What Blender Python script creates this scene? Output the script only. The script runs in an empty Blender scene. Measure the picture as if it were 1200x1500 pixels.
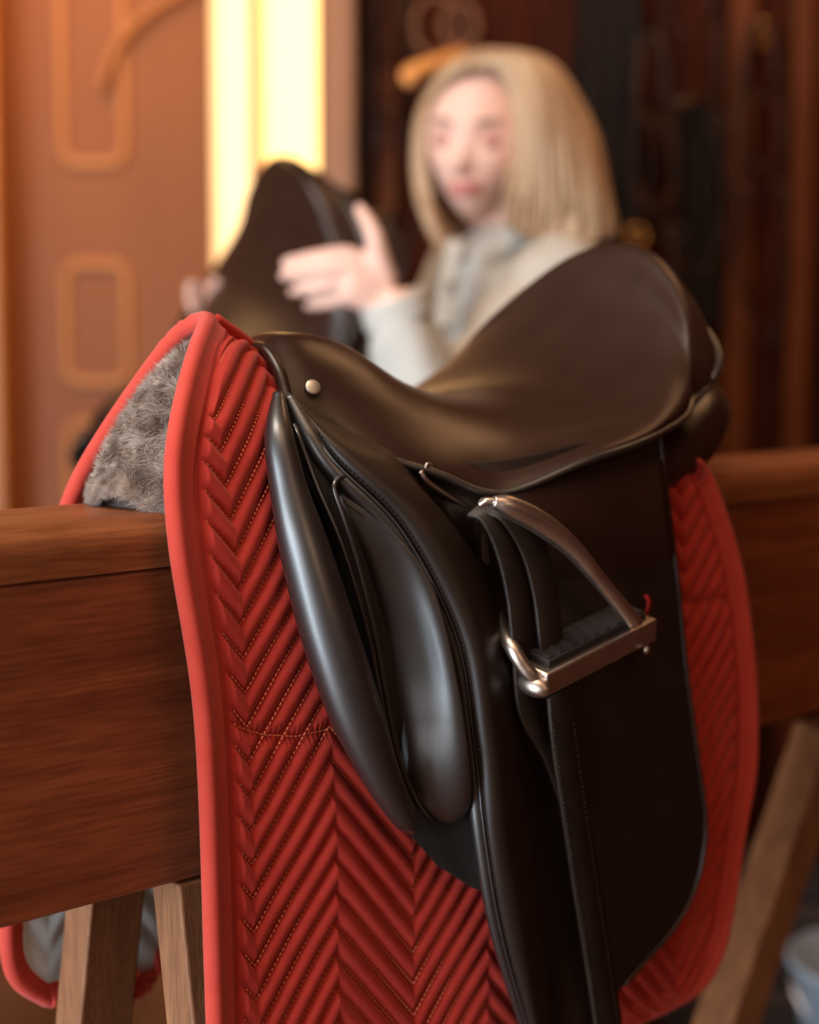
import bpy, bmesh, math, random
import numpy as np
from mathutils import Vector, Matrix
random.seed(7); rng = np.random.default_rng(7)
sc = bpy.context.scene
COL = sc.collection
A = lambda *v: np.array(v, float)

# ------------------------------------------------------------------ camera
# world X runs along the rack beam (pommel -> cantle), Y to its far side, Z up
CAM = A(-0.77, -0.93, 1.22); FPX = 2500.0
TH = math.atan(245 / 2500.0)
RT = A(0.719, -0.695, 0); FW = A(0.695, 0.719, 0)
RT /= np.linalg.norm(RT); FW = A(-RT[1], RT[0], 0)
FWD = FW * math.cos(TH) - A(0, 0, 1) * math.sin(TH)
UPV = A(0, 0, 1) * math.cos(TH) + FW * math.sin(TH)
cd = bpy.data.cameras.new('camera'); cam = bpy.data.objects.new('camera', cd); COL.objects.link(cam)
cd.sensor_fit = 'HORIZONTAL'; cd.sensor_width = 36; cd.lens = 75; cd.clip_start = 0.02
cd.dof.use_dof = True; cd.dof.focus_distance = 1.10; cd.dof.aperture_fstop = 3.6
m3 = Matrix((RT, UPV, -FWD)).transposed()
cam.matrix_world = Matrix.Translation(Vector(CAM)) @ m3.to_4x4()
sc.camera = cam
def U(px, py, y):
    "point where the sight line meets the upright plane Y=y"
    d = FWD + (px - 600) / FPX * RT - (py - 750) / FPX * UPV
    return CAM + d * ((y - CAM[1]) / d[1])
def D(px, py, f):
    d = FWD + (px - 600) / FPX * RT - (py - 750) / FPX * UPV
    return CAM + d * (f / (d @ FW))
def W(r, f, z):
    "room coordinates: r to the right, f away from the window wall, z height"
    return A(CAM[0], CAM[1], 0) + r * RT + f * FW + A(0, 0, z)

# ------------------------------------------------------------------ world, lights, exposure
w = bpy.data.worlds.new('world'); sc.world = w; w.use_nodes = True
w.node_tree.nodes['Background'].inputs[0].default_value = (1.0, 0.62, 0.38, 1)
w.node_tree.nodes['Background'].inputs[1].default_value = 0.10
sc.view_settings.view_transform = 'Standard'; sc.view_settings.look = 'None'
sc.view_settings.exposure = 0.0; sc.view_settings.gamma = 1
sc.view_settings.use_curve_mapping = False
def area(name, loc, target, sx, sy, power, col):
    l = bpy.data.lights.new(name, 'AREA'); l.shape = 'RECTANGLE'; l.size = sx; l.size_y = sy
    l.energy = power; l.color = col
    o = bpy.data.objects.new(name, l); COL.objects.link(o)
    o.location = loc
    o.rotation_euler = (Vector(target) - Vector(loc)).to_track_quat('-Z', 'Y').to_euler()
    return o
area('daylight_window', W(-1.65, -1.95, 1.75), W(-0.1, 1.3, 1.15), 1.2, 1.5, 22, (0.94, 0.96, 1.0))
area('side_highlight_light', W(-2.15, -.2, 1.0), W(-0.1, .45, 1.0), 2.5, 2.1, 205, (0.76, 0.89, 1.0))  # added area light for cool highlights on the leather; left wall is solid
area('face_fill', W(-0.55, .95, 2.75), W(-.05, 2.3, 1.4), .8, .8, 32, (1.0, 0.88, 0.76))  # added fill to brighten the woman's face, no fixture hangs there
area('warm_right_fill', W(1.3, -.9, 2.2), W(.2, 1.2, 1.0), .8, .8, 6, (1.0, 0.62, 0.38))  # warm fill added at the right to lift the pad's near side
area('tack_wall_fill', W(.95, 2.5, 2.75), W(.5, 3.5, 1.3), .5, .5, 11, (1.0, 0.52, 0.24))  # unseen light added to warm the dark plank wall
area('warm_overhead_fill', W(0.2, 0.6, 2.75), W(0.2, 1.4, 0), 1.2, 1.2, 9, (1.0, 0.62, 0.33))  # overhead warm fill, added without a fixture
area('door_warm_fill', W(-0.72, 2.75, 2.1), W(-0.55, 3.4, 1.2), 0.3, 0.9, 7, (1.0, 0.56, 0.24))  # added light that warms the orange door, no panel stands here

# ------------------------------------------------------------------ materials
def lin(c):
    return tuple(((v / 255) / 12.92 if v / 255 <= 0.04045 else ((v / 255 + 0.055) / 1.055) ** 2.4) for v in c) + (1,)
def mat(name, col, rough=0.5, metal=0, var=None, scale=(1, 1, 1), nscale=8, bump=0.0, bscale=200, sheen=0, coat=0,
        detail=4, emit=None, estr=0, spec=0.5, wood=False, distort=0):
    m = bpy.data.materials.new(name); m.use_nodes = True; nt = m.node_tree; N = nt.nodes; L = nt.links
    b = N['Principled BSDF']
    b.inputs['Base Color'].default_value = lin(col); b.inputs['Roughness'].default_value = rough
    b.inputs['Metallic'].default_value = metal; b.inputs['Specular IOR Level'].default_value = spec
    if sheen: b.inputs['Sheen Weight'].default_value = sheen; b.inputs['Sheen Roughness'].default_value = 0.4
    if coat: b.inputs['Coat Weight'].default_value = coat; b.inputs['Coat Roughness'].default_value = 0.32; b.inputs['Coat IOR'].default_value = 1.72
    tc = N.new('ShaderNodeTexCoord'); mp = N.new('ShaderNodeMapping'); mp.inputs['Scale'].default_value = scale
    L.new(tc.outputs['Object'], mp.inputs[0])
    n = N.new('ShaderNodeTexNoise'); n.inputs['Scale'].default_value = nscale; n.inputs['Detail'].default_value = detail
    n.inputs['Distortion'].default_value = distort
    L.new(mp.outputs[0], n.inputs['Vector'])
    if var:
        r = N.new('ShaderNodeValToRGB'); r.color_ramp.elements[0].color = lin(col); r.color_ramp.elements[1].color = lin(var)
        r.color_ramp.elements[0].position = 0.35; r.color_ramp.elements[1].position = 0.68
        L.new(n.outputs['Fac'], r.inputs[0]); L.new(r.outputs[0], b.inputs['Base Color'])
    if wood:
        n2 = N.new('ShaderNodeTexNoise'); n2.inputs['Scale'].default_value = nscale * 9; n2.inputs['Detail'].default_value = 3
        L.new(mp.outputs[0], n2.inputs['Vector'])
        mx = N.new('ShaderNodeMixRGB'); mx.blend_type = 'MULTIPLY'; mx.inputs[0].default_value = 0.55
        r2 = N.new('ShaderNodeValToRGB'); r2.color_ramp.elements[0].color = (0.5, 0.45, 0.42, 1); r2.color_ramp.elements[0].position = 0.38
        r2.color_ramp.elements[1].position = 0.6; r2.color_ramp.elements[1].color = (1, 1, 1, 1)
        L.new(n2.outputs['Fac'], r2.inputs[0]); L.new(r.outputs[0], mx.inputs[1]); L.new(r2.outputs[0], mx.inputs[2])
        L.new(mx.outputs[0], b.inputs['Base Color'])
        rr = N.new('ShaderNodeMapRange'); rr.inputs[3].default_value = rough - 0.08; rr.inputs[4].default_value = rough + 0.15
        L.new(n2.outputs['Fac'], rr.inputs[0]); L.new(rr.outputs[0], b.inputs['Roughness'])
    if bump:
        n3 = N.new('ShaderNodeTexNoise'); n3.inputs['Scale'].default_value = bscale; n3.inputs['Detail'].default_value = 3
        L.new((mp if wood else tc).outputs['Object' if not wood else 0], n3.inputs['Vector'])
        bp = N.new('ShaderNodeBump'); bp.inputs['Strength'].default_value = bump; bp.inputs['Distance'].default_value = 0.001
        L.new(n3.outputs['Fac'], bp.inputs['Height']); L.new(bp.outputs[0], b.inputs['Normal'])
    if emit:
        b.inputs['Emission Color'].default_value = lin(emit); b.inputs['Emission Strength'].default_value = estr
    return m
M = {}
M['leather'] = mat('brown_black_leather', (50, 30, 22), 0.32, var=(56, 35, 26), nscale=30, bump=0.1, bscale=1400)
M['leather_dark'] = mat('black_leather', (26, 19, 18), 0.47, var=(32, 24, 22), nscale=30, coat=.85, spec=.9, bump=0.12, bscale=1400)
M['flap'] = mat('flap_leather', (36, 23, 15), 0.45, var=(42, 27, 18), nscale=20, bump=0.1, bscale=1400)
M['strap'] = mat('strap_leather', (30, 20, 13), 0.5, var=(46, 30, 18), nscale=40, bump=0.4, bscale=600)
M['suede'] = mat('black_suede', (22, 15, 11), 0.9, var=(34, 24, 17), nscale=260, bump=1.0, bscale=1500)
M['piping'] = mat('glossy_piping', (44, 38, 40), 0.25, coat=1, bump=0.1)
M['thread_black'] = mat('black_thread', (18, 12, 10), 0.7)
M['red'] = mat('red_quilted_cotton', (186, 46, 32), 0.85, var=(196, 52, 36), nscale=60, bump=0.5, bscale=1800, sheen=0.15)
M['binding'] = mat('red_binding_cotton', (206, 62, 44), 0.8, var=(212, 68, 50), nscale=60, bump=0.5, bscale=2200, sheen=0.2)  # same red cloth, smoother; brighter red also stands in for light on it
M['thread'] = mat('pale_orange_thread', (226, 120, 84), 0.7)
M['lining'] = mat('white_quilted_lining', (205, 214, 212), 0.8, var=(222, 228, 226), nscale=30, bump=0.4, bscale=1200)
M['fleece'] = mat('grey_fleece_base', (84, 72, 66), 1.0, var=(120, 106, 98), nscale=70)
M['fur'] = mat('grey_fleece_fibres', (156, 136, 124), 0.8, var=(226, 210, 198), nscale=45, detail=6)
M['wood'] = mat('mahogany_board', (128, 62, 32), 0.5, var=(158, 84, 46), scale=(0.5, 8, 8), nscale=6, bump=0.25, bscale=60, wood=True)
M['woodcap'] = mat('mahogany_cap', (134, 74, 40), 0.36, var=(164, 98, 58), scale=(0.5, 8, 8), nscale=7, bump=0.2, bscale=60, wood=True)
M['legwood'] = mat('leg_timber', (132, 82, 48), 0.6, var=(158, 104, 64), scale=(8, 8, 0.6), nscale=8, bump=0.3, bscale=60, wood=True)
M['steel'] = mat('brushed_steel', (196, 178, 164), 0.38, 1.0, var=(216, 200, 188), nscale=50, bump=0.1, bscale=900)
M['brass'] = mat('warm_brass', (224, 160, 90), 0.35, 1.0, var=(232, 172, 100), nscale=30)
M['nail'] = mat('pale_nail_metal', (222, 210, 192), 0.5, 1.0, bump=0.1)
M['rubber'] = mat('black_tread_rubber', (34, 26, 24), 0.75, bump=0.6, bscale=500)
M['red_glint'] = mat('painted_red_glint', (170, 24, 26), 0.6)

# ------------------------------------------------------------------ mesh helpers
def cr(P, n):
    "Catmull-Rom resample of control points along axis 0 to n samples"
    P = np.asarray(P, float); k = len(P)
    if k == 2:
        t = np.linspace(0, 1, n).reshape((-1,) + (1,) * (P.ndim - 1)); return P[0] * (1 - t) + P[1] * t
    E = np.concatenate([[2 * P[0] - P[1]], P, [2 * P[-1] - P[-2]]])
    t = np.linspace(0, k - 1 - 1e-9, n); i = t.astype(int); f = (t - i).reshape((-1,) + (1,) * (P.ndim - 1))
    a, b, c, d = E[i], E[i + 1], E[i + 2], E[i + 3]
    return 0.5 * (2 * b + (c - a) * f + (2 * a - 5 * b + 4 * c - d) * f ** 2 + (3 * b - a - 3 * c + d) * f ** 3)
def crgrid(G, nu, nv):
    G = np.asarray(G, float); H = cr(G, nu); return cr(H.transpose(1, 0, 2), nv).transpose(1, 0, 2)
def gnormals(P):
    du = np.gradient(P, axis=0); dv = np.gradient(P, axis=1); n = np.cross(du, dv)
    l = np.linalg.norm(n, axis=2, keepdims=True); l[l < 1e-12] = 1; return n / l
def gfaces(nu, nv, off=0, cu=False, cv=False):
    i = np.arange(nu if cu else nu - 1); j = np.arange(nv if cv else nv - 1)
    I, J = np.meshgrid(i, j, indexing='ij'); I2 = (I + 1) % nu; J2 = (J + 1) % nv
    return (np.stack([I * nv + J, I2 * nv + J, I2 * nv + J2, I * nv + J2], -1).reshape(-1, 4) + off)
class MB:
    def __init__(s): s.v = []; s.f = []; s.n = 0
    def add(s, V, Fs):
        V = np.asarray(V, float).reshape(-1, 3); s.v.append(V)
        s.f += [tuple(int(q) + s.n for q in f) for f in Fs]; s.n += len(V); return s
    def grid(s, P, cu=False, cv=False):
        return s.add(P, gfaces(P.shape[0], P.shape[1], 0, cu, cv).tolist())
    def solid(s, P, t, out=None):
        "slab: surface P plus a copy pushed back by thickness t along the surface normal"
        n = gnormals(P)
        if out is not None and np.sum(n * np.asarray(out)) < 0: n = -n
        Q = P - n * t; nu, nv = P.shape[:2]; k = nu * nv
        f = gfaces(nu, nv).tolist() + [q[::-1] for q in gfaces(nu, nv, k).tolist()]
        ring = [i * nv for i in range(nu)] + [(nu - 1) * nv + j for j in range(1, nv)] + \
               [i * nv + nv - 1 for i in range(nu - 2, -1, -1)] + [j for j in range(nv - 2, 0, -1)]
        for a, b in zip(ring, ring[1:] + ring[:1]): f.append((a, b, b + k, a + k))
        return s.add(np.concatenate([P.reshape(-1, 3), Q.reshape(-1, 3)]), f)
    def tube(s, P, r, seg=10, n=None, up=None, flat=1.0, caps=True):
        "round (or flattened) tube; flat scales the radius across 'up'"
        P = np.asarray(P, float); r = np.broadcast_to(np.asarray(r, float), (len(P),))
        if n: r = cr(r.reshape(-1, 1) if len(r) > 1 else r, n)[:, 0]; P = cr(P, n)
        T = np.gradient(P, axis=0); T /= np.linalg.norm(T, axis=1, keepdims=True) + 1e-12
        if up is None:
            a = A(0, 0, 1) if abs(T[0][2]) < 0.9 else A(1, 0, 0); N = []
            cur = np.cross(T[0], a); cur /= np.linalg.norm(cur)
            for k in range(len(P)):
                cur = cur - T[k] * (cur @ T[k]); cur /= np.linalg.norm(cur) + 1e-12; N.append(cur)
            N = np.array(N)
        else:
            N = np.broadcast_to(np.asarray(up, float), P.shape) - 0; N = N - T * np.sum(N * T, axis=1, keepdims=True)
            N /= np.linalg.norm(N, axis=1, keepdims=True) + 1e-12
        Bn = np.cross(T, N); a = np.linspace(0, 2 * math.pi, seg, endpoint=False)
        V = P[:, None] + r[:, None, None] * (flat * np.cos(a)[None, :, None] * N[:, None] + np.sin(a)[None, :, None] * Bn[:, None])
        base = s.n; s.grid(V, cv=True)
        if caps:
            s.f.append(tuple(base + k for k in range(seg))); s.f.append(tuple(base + (len(P) - 1) * seg + k for k in reversed(range(seg))))
        return s
    def box(s, c, ex, ey, ez, bev=0):
        c = np.asarray(c, float); ex, ey, ez = map(lambda q: np.asarray(q, float), (ex, ey, ez))
        V = [c + i * ex + j * ey + k * ez for i in (-1, 1) for j in (-1, 1) for k in (-1, 1)]
        return s.add(V, [(0, 1, 3, 2), (4, 6, 7, 5), (0, 4, 5, 1), (2, 3, 7, 6), (0, 2, 6, 4), (1, 5, 7, 3)])
    def ell(s, c, ax, nu=14, nv=20):
        c = np.asarray(c, float); ax = [np.asarray(q, float) for q in ax]
        th = np.linspace(0.02, math.pi - 0.02, nu); ph = np.linspace(0, 2 * math.pi, nv, endpoint=False)
        V = c + (np.sin(th)[:, None, None] * np.cos(ph)[None, :, None]) * ax[0] + (np.sin(th)[:, None, None] * np.sin(ph)[None, :, None]) * ax[1] + (np.cos(th)[:, None, None] * np.ones(nv)[None, :, None]) * ax[2]
        base = s.n; s.grid(V, cv=True)
        s.f.append(tuple(base + k for k in range(nv))); s.f.append(tuple(base + (nu - 1) * nv + k for k in range(nv))); return s
    def strap(s, P, wdir, width, th=0.003, n=40):
        "flat ribbon with thickness"
        P = cr(P, n); wd = cr(np.asarray(wdir, float), n) if np.ndim(wdir) == 2 else np.broadcast_to(np.asarray(wdir, float), P.shape)
        wd = wd / np.linalg.norm(wd, axis=1, keepdims=True)
        T = np.gradient(P, axis=0); T /= np.linalg.norm(T, axis=1, keepdims=True) + 1e-12
        nn = np.cross(T, wd); nn /= np.linalg.norm(nn, axis=1, keepdims=True) + 1e-12
        wv = np.broadcast_to(np.asarray(width, float), (n,))[:, None] / 2
        e = [(-1, -.6), (-.94, -1), (.94, -1), (1, -.6), (1, .6), (.94, 1), (-.94, 1), (-1, .6)]
        V = np.stack([P + wd * wv * a + nn * th / 2 * b for a, b in e], 1)
        base = s.n; s.grid(V, cv=True); s.f.append(tuple(base + k for k in range(8))); s.f.append(tuple(base + (n - 1) * 8 + k for k in range(8))); return s
def build(name, mb, m, parent=None, org=(0, 0, 0), bevel=0, smooth=True, label=None, kind=None, subd=0):
    me = bpy.data.meshes.new(name)
    V = np.concatenate(mb.v) - np.asarray(org, float)
    me.from_pydata(V.tolist(), [], mb.f); me.validate(); me.materials.append(m)
    bm = bmesh.new(); bm.from_mesh(me); bmesh.ops.recalc_face_normals(bm, faces=bm.faces); bm.to_mesh(me); bm.free()
    if smooth: me.polygons.foreach_set('use_smooth', [True] * len(me.polygons))
    o = bpy.data.objects.new(name, me); COL.objects.link(o)
    if parent is not None: o.parent = parent
    else: o.location = Vector(org)
    if bevel:
        b = o.modifiers.new('bevel', 'BEVEL'); b.width = bevel; b.segments = 3; b.limit_method = 'ANGLE'; b.angle_limit = 0.6
    if smooth and (bevel or smooth == 'auto'):
        me.set_sharp_from_angle(angle=0.7)
    if label: o['label'] = label
    if kind: o['kind'] = kind
    return o
def thing(name, loc, label, cat, group=None, rot=(0, 0, 0)):
    o = bpy.data.objects.new(name, None); COL.objects.link(o); o.location = Vector(loc); o.rotation_euler = rot
    o.empty_display_size = 0.05; o['label'] = label; o['category'] = cat
    if group: o['group'] = group
    return o
def tag(o, label, cat, group=None):
    o['label'] = label; o['category'] = cat
    if group: o['group'] = group
    return o
def struct(name, mb, m, **k):
    o = build(name, mb, m, **k); o['kind'] = 'structure'; return o
def copy_tree(o, parent=None):
    c = o.copy(); COL.objects.link(c); c.parent = parent
    for ch in o.children: copy_tree(ch, c)
    return c
def my(P):
    P = np.array(P, float); P[..., 1] *= -1; return P

# ------------------------------------------------------------------ room shell
M['floor'] = mat('worn_wood_floor', (96, 60, 36), 0.5, var=(120, 76, 46), scale=(1, 1, 1), nscale=3, bump=0.2, bscale=40)
M['ceil'] = mat('timber_ceiling', (70, 42, 26), 0.7, var=(84, 52, 32), nscale=4)
M['wallwood'] = mat('dark_red_wood_wall', (56, 20, 8), 0.7, spec=.12, var=(84, 34, 14), scale=(8, 8, 0.5), nscale=5, bump=0.3, bscale=40, wood=True)
M['plaster'] = mat('warm_plaster', (120, 84, 58), 0.8, var=(130, 92, 64), nscale=3)
M['panel'] = mat('orange_lacquered_door', (134, 70, 16), 0.6, var=(142, 77, 20), scale=(3, 3, .5), nscale=3)
M['panel_edge'] = mat('pale_oak_moulding', (184, 116, 60), 0.45, var=(192, 124, 68), nscale=5)
M['column'] = mat('grey_pink_plaster', (158, 116, 90), 0.8, var=(160, 122, 98), nscale=5)
def room_box(r0, r1, f0, f1, z0, z1):
    mb = MB(); c = (W(r0, f0, z0) + W(r1, f1, z1)) / 2
    return mb.box(c, RT * (r1 - r0) / 2, FW * (f1 - f0) / 2, A(0, 0, (z1 - z0) / 2))
RL, RR, FB, FF, HC = -2.3, 1.9, 3.55, -2.1, 2.85
# floor boards
fl = struct('floor', room_box(RL - .1, RR + .1, FF - .1, FB + .1, -.12, -.012), M['floor'], smooth=False)
nb = 0
brd0 = None
for k in range(28):
    r0 = RL + k * (RR - RL) / 28; r1 = r0 + (RR - RL) / 28 - .004
    if brd0 is None:
        mb = MB().box((0, 0, 0), RT * (r1 - r0) / 2, FW * (FB - FF) / 2, A(0, 0, .006)); brd0 = build('floorboard', mb, M['floor'], fl, smooth=False)
        o = brd0
    else:
        o = brd0.copy(); COL.objects.link(o); o.parent = fl
    o.location = Vector(W((r0 + r1) / 2, (FB + FF) / 2, -.006))
struct('ceiling', room_box(RL - .1, RR + .1, FF - .1, FB + .1, HC, HC + .1), M['ceil'], smooth=False)
struct('wall_left', room_box(RL - .1, RL, FF, FB, 0, HC), M['plaster'], smooth=False)
struct('wall_right', room_box(RR, RR + .1, FF, FB, 0, HC), M['wallwood'], smooth=False)
# wall behind the camera with its window opening
mbw = MB()
for q in ((RL, -2.3 + .0, 0, HC), (-1.0, RR, 0, HC), (-2.3, -1.0, 0, .9), (-2.3, -1.0, 2.55, HC)):
    if q[1] > q[0]: b = room_box(q[0], q[1], FF - .1, FF, q[2], q[3]); mbw.add(b.v[0], b.f)
struct('wall_front', mbw, M['plaster'], smooth=False)
wf = MB()
for q in ((-2.3, -2.24, .9, 2.55), (-1.06, -1.0, .9, 2.55), (-1.68, -1.62, .9, 2.55), (-2.3, -1.0, .9, .96), (-2.3, -1.0, 2.49, 2.55)):
    b = room_box(q[0], q[1], FF - .08, FF - .02, q[2], q[3]); wf.add(b.v[0], b.f)
struct('window_2', wf, M['panel_edge'], smooth=False)

# back wall : solid backing, orange door to the left, lit window, plaster pier, plank wall with tack
wallb = struct('wall_back', room_box(RL, RR, FB, FB + .1, 0, HC), M['plaster'], smooth=False)
def pr(px, f): return (px - 600) / FPX * f
FD = 3.42
M['glow_a'] = mat('glowing_cream', (240, 220, 180), 0.8, emit=(255, 208, 140), estr=1.5)
M['glow_b'] = mat('lit_yellow_blind', (250, 230, 170), 0.8, emit=(255, 204, 124), estr=2.2)
M['sash'] = mat('brown_window_sash', (176, 108, 56), 0.5, var=(190, 120, 66), nscale=6)
# door to the left of the window
door = struct('door_1', room_box(pr(-160, FD), pr(312, FD), FD, FD + .06, .0, 2.3), M['panel'], bevel=.004)
def rrect(cx, cz, w_, h_, rad, n=8):
    pts = []
    for (sx, sz, a0) in ((1, 1, 0), (-1, 1, 90), (-1, -1, 180), (1, -1, 270)):
        for k in range(n + 1):
            a = math.radians(a0 + 90 * k / n); pts.append((cx + sx * (w_ / 2 - rad) + rad * math.cos(a), cz + sz * (h_ / 2 - rad) + rad * math.sin(a)))
    return pts
def z_at(py, f): return D(600, py, f)[2]
for (y0, y1) in ((-420, 240), (388, 560), (620, 1100)):
    zt, zb = z_at(y0, FD), z_at(y1, FD); r0, r1 = pr(101, FD), pr(190, FD)
    pts = rrect((r0 + r1) / 2, (zt + zb) / 2, r1 - r0, zt - zb, .03)
    P = np.array([W(a, FD - .004, b) for a, b in pts + pts[:1]])
    fr = build('panel_moulding', MB().tube(P, .011, 8, up=FW, flat=.9, caps=False), M['panel_edge'], door)
    ins = MB(); Q = np.array([W(a, FD - .001, b) for a, b in pts])
    ins.add(Q, [tuple(range(len(Q)))]); ins.add(Q + FW * .004, [tuple(range(len(Q)))])
    build('inset_panel', ins, M['panel'], door, smooth=False)
cord = MB().tube([D(148, 130, FD - .03), D(158, 95, FD - .03), D(175, 62, FD - .03), D(205, 28, FD - .03), D(245, 0, FD - .03), D(300, -30, FD - .03), D(350, -60, FD - .02)], .008, 8, n=40)
tag(build('hanging_cord', cord, M['panel_edge']), 'pale cord looping down over the orange door', 'cord')
# post at far left, its pale colour standing in for bright edge light
struct('trim_1', room_box(pr(-60, 3.3), pr(6, 3.3), 3.3, 3.42, 0, 2.4), M['panel_edge'], bevel=.01)
# lit window
wn = thing('window_1', W(pr(390, 3.45), 3.45, 1.3), 'x', 'x'); wn['kind'] = 'structure'
for kx in ('label', 'category'): del wn[kx]
o0 = wn.location
zb_, zt_ = z_at(640, 3.45), 2.3
def rb(px0, px1, f0, f1, z0, z1): return room_box(pr(px0, f0), pr(px1, f0), f0, f1, z0, z1)
build('pane', rb(313, 371, 3.46, 3.465, zb_, zt_), M['glow_a'], wn, org=o0, smooth=False, label='cream reveal of the window with its light put in as glow')  # side reveal of the window, the light on it made as emission
build('pane', rb(383, 468, 3.46, 3.465, zb_, zt_), M['glow_b'], wn, org=o0, smooth=False, label='bright yellow lit pane of the window')
build('mullion', rb(370, 383, 3.41, 3.47, zb_, zt_), M['sash'], wn, org=o0, bevel=.004)
for k in range(5):
    build('pane_slat', rb(391 + k * 16, 394 + k * 16, 3.452, 3.46, zb_, zt_), M['glow_a'], wn, org=o0, smooth=False)
build('sill', rb(300, 480, 3.38, 3.5, zb_ - .04, zb_), M['sash'], wn, org=o0, bevel=.004)
build('sash', rb(300, 480, 3.42, 3.5, zt_, zt_ + .05), M['sash'], wn, org=o0, bevel=.004)
struct('trim_2', rb(475, 522, 3.3, 3.55, 0, HC), M['column'], bevel=.012)
# plank wall to the right of the pier: every plank a piece
pw = build('cladding', rb(522, 1500, 3.5, 3.55, 0, HC), M['wallwood'], wallb, smooth=False)
x = 524; pk = None
while x < 1290:
    wd = 62
    mb = MB().box((0, 0, 0), RT * (pr(x + wd - 3, 3.47) - pr(x, 3.47)) / 2, FW * .015, A(0, 0, HC / 2))
    if pk is None: pk = build('plank', mb, M['wallwood'], pw, bevel=.004); o = pk
    else: o = pk.copy(); COL.objects.link(o); o.parent = pw
    o.location = Vector(W((pr(x + wd - 3, 3.47) + pr(x, 3.47)) / 2, 3.48 - (.006 if (x // 62) % 2 else 0), HC / 2)); x += wd
# two proud battens in a lighter brown than the planks
for (a, b, nm) in ((548, 582, 'trim_3'), (1060, 1098, 'trim_4'), (1150, 1184, 'trim_5')):
    struct(nm, rb(a, b, 3.40, 3.465, 0, HC), mat('batten_' + nm, (92, 46, 22), .6, spec=.15, var=(104, 54, 28), nscale=5), bevel=.006)

# ------------------------------------------------------------------ saddle rack (trestle)
BT = 1.113; BN, BFr = -.048, .066
rack = thing('saddle_rack', (-.1, 0, 0), 'dark mahogany trestle saddle rack carrying the red pad and black saddle', 'rack')
ro = rack.location
xa, xb = -.75, 1.25
# cap with bull-nosed top
prof = []
for k in range(9):
    a = math.pi / 2 * k / 8; prof.append((BN - .003 + .02 - .02 * math.sin(a) if False else BN - .004 + .018 * (1 - math.sin(a)), BT - .018 + .018 * math.cos(a)))
prof = prof[::-1]  # from side up to top
prof = [(BN - .004, BT - .033), (BN - .004, BT - .02)] + [(BN - .004 + .018 * (1 - math.cos(a)), BT - .02 + .018 * math.sin(a) + .002 * math.sin(a)) for a in np.linspace(0, math.pi / 2, 9)]
c_ = (BN + BFr) / 2
full = prof + [(2 * c_ - p[0], p[1]) for p in prof[::-1]]
xs = np.linspace(xa, xb, 40)
G = np.array([[(x, p[0], p[1]) for p in full] for x in xs])
mb = MB().grid(G, cv=True); mb.f.append(tuple(range(len(full)))); mb.f.append(tuple((39 * len(full)) + k for k in range(len(full))))
cap = build('top_rail', mb, M['woodcap'], rack, org=ro, smooth='auto')
bot = .872
def bxw(x0, x1, y0, y1, z0, z1): return MB().box(((x0 + x1) / 2, (y0 + y1) / 2, (z0 + z1) / 2), ((x1 - x0) / 2, 0, 0), (0, (y1 - y0) / 2, 0), (0, 0, (z1 - z0) / 2))
build('side_board', bxw(xa, xb, BN, BN + .022, bot, BT - .0345), M['wood'], rack, org=ro, bevel=.003, label='broad mahogany board facing the camera')
build('side_board', bxw(xa, xb, BFr - .022, BFr, bot, BT - .0345), M['wood'], rack, org=ro, bevel=.003)
build('end_board', bxw(xb - .02, xb - .001, BN + .022, BFr - .022, bot, BT - .0345), M['wood'], rack, org=ro, bevel=.002)
build('cross_block', bxw(xa + .01, xb - .03, BN + .0225, BFr - .0225, bot + .06, BT - .06), M['wood'], rack, org=ro, bevel=.002)
def leg(x0, ytop, ybot, w_=.046, d_=.032, ztop=bot + .05, slant=0):
    mb = MB(); t = A(slant, ybot - ytop, -ztop); V = []
    for z_, q in ((ztop, 0), (0, 1)):
        cx = x0 + slant * q; cy = ytop + (ybot - ytop) * q
        for a, b in ((-1, -1), (1, -1), (1, 1), (-1, 1)): V.append((cx + a * w_ / 2, cy + b * d_ / 2, z_))
    mb.add(V, [(0, 1, 2, 3), (4, 7, 6, 5), (0, 4, 5, 1), (1, 5, 6, 2), (2, 6, 7, 3), (3, 7, 4, 0)]); return mb
for x0 in (-.103,):
    build('leg', leg(x0, -.032, -.165, ztop=bot - .002), M['legwood'], rack, org=ro, bevel=.002)
    build('leg', leg(x0, .064, .225, ztop=bot - .002), M['legwood'], rack, org=ro, bevel=.002)
    if x0 < 0: build('stretcher', bxw(x0 - .015, x0 + .015, -.12, .16, .38, .43), M['legwood'], rack, org=ro, bevel=.002)

a0, a1 = D(1212, 1060, 1.78), D(1020, 1630, 1.60); dd = a1 - a0; a1 = a0 + dd * (a0[2] / -dd[2])
wv_ = (RT * .8 + FW * .6); fv_ = (RT * -.6 + FW * .8)
a0 = A(a0[0], a0[1], bot - .002) if False else a0
V = [p + wv_ * i * .024 + fv_ * j * .024 for p in (a0, a1) for i, j in ((-1, -1), (1, -1), (1, 1), (-1, 1))]
build('leg', MB().add(V, [(0, 1, 2, 3), (4, 7, 6, 5), (0, 4, 5, 1), (1, 5, 6, 2), (2, 6, 7, 3), (3, 7, 4, 0)]), M['legwood'], rack, org=ro, bevel=.002, label='splayed rear leg')
build('leg', leg(1.02, -.032, -.30, ztop=bot - .002), M['legwood'], rack, org=ro, bevel=.002)
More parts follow.
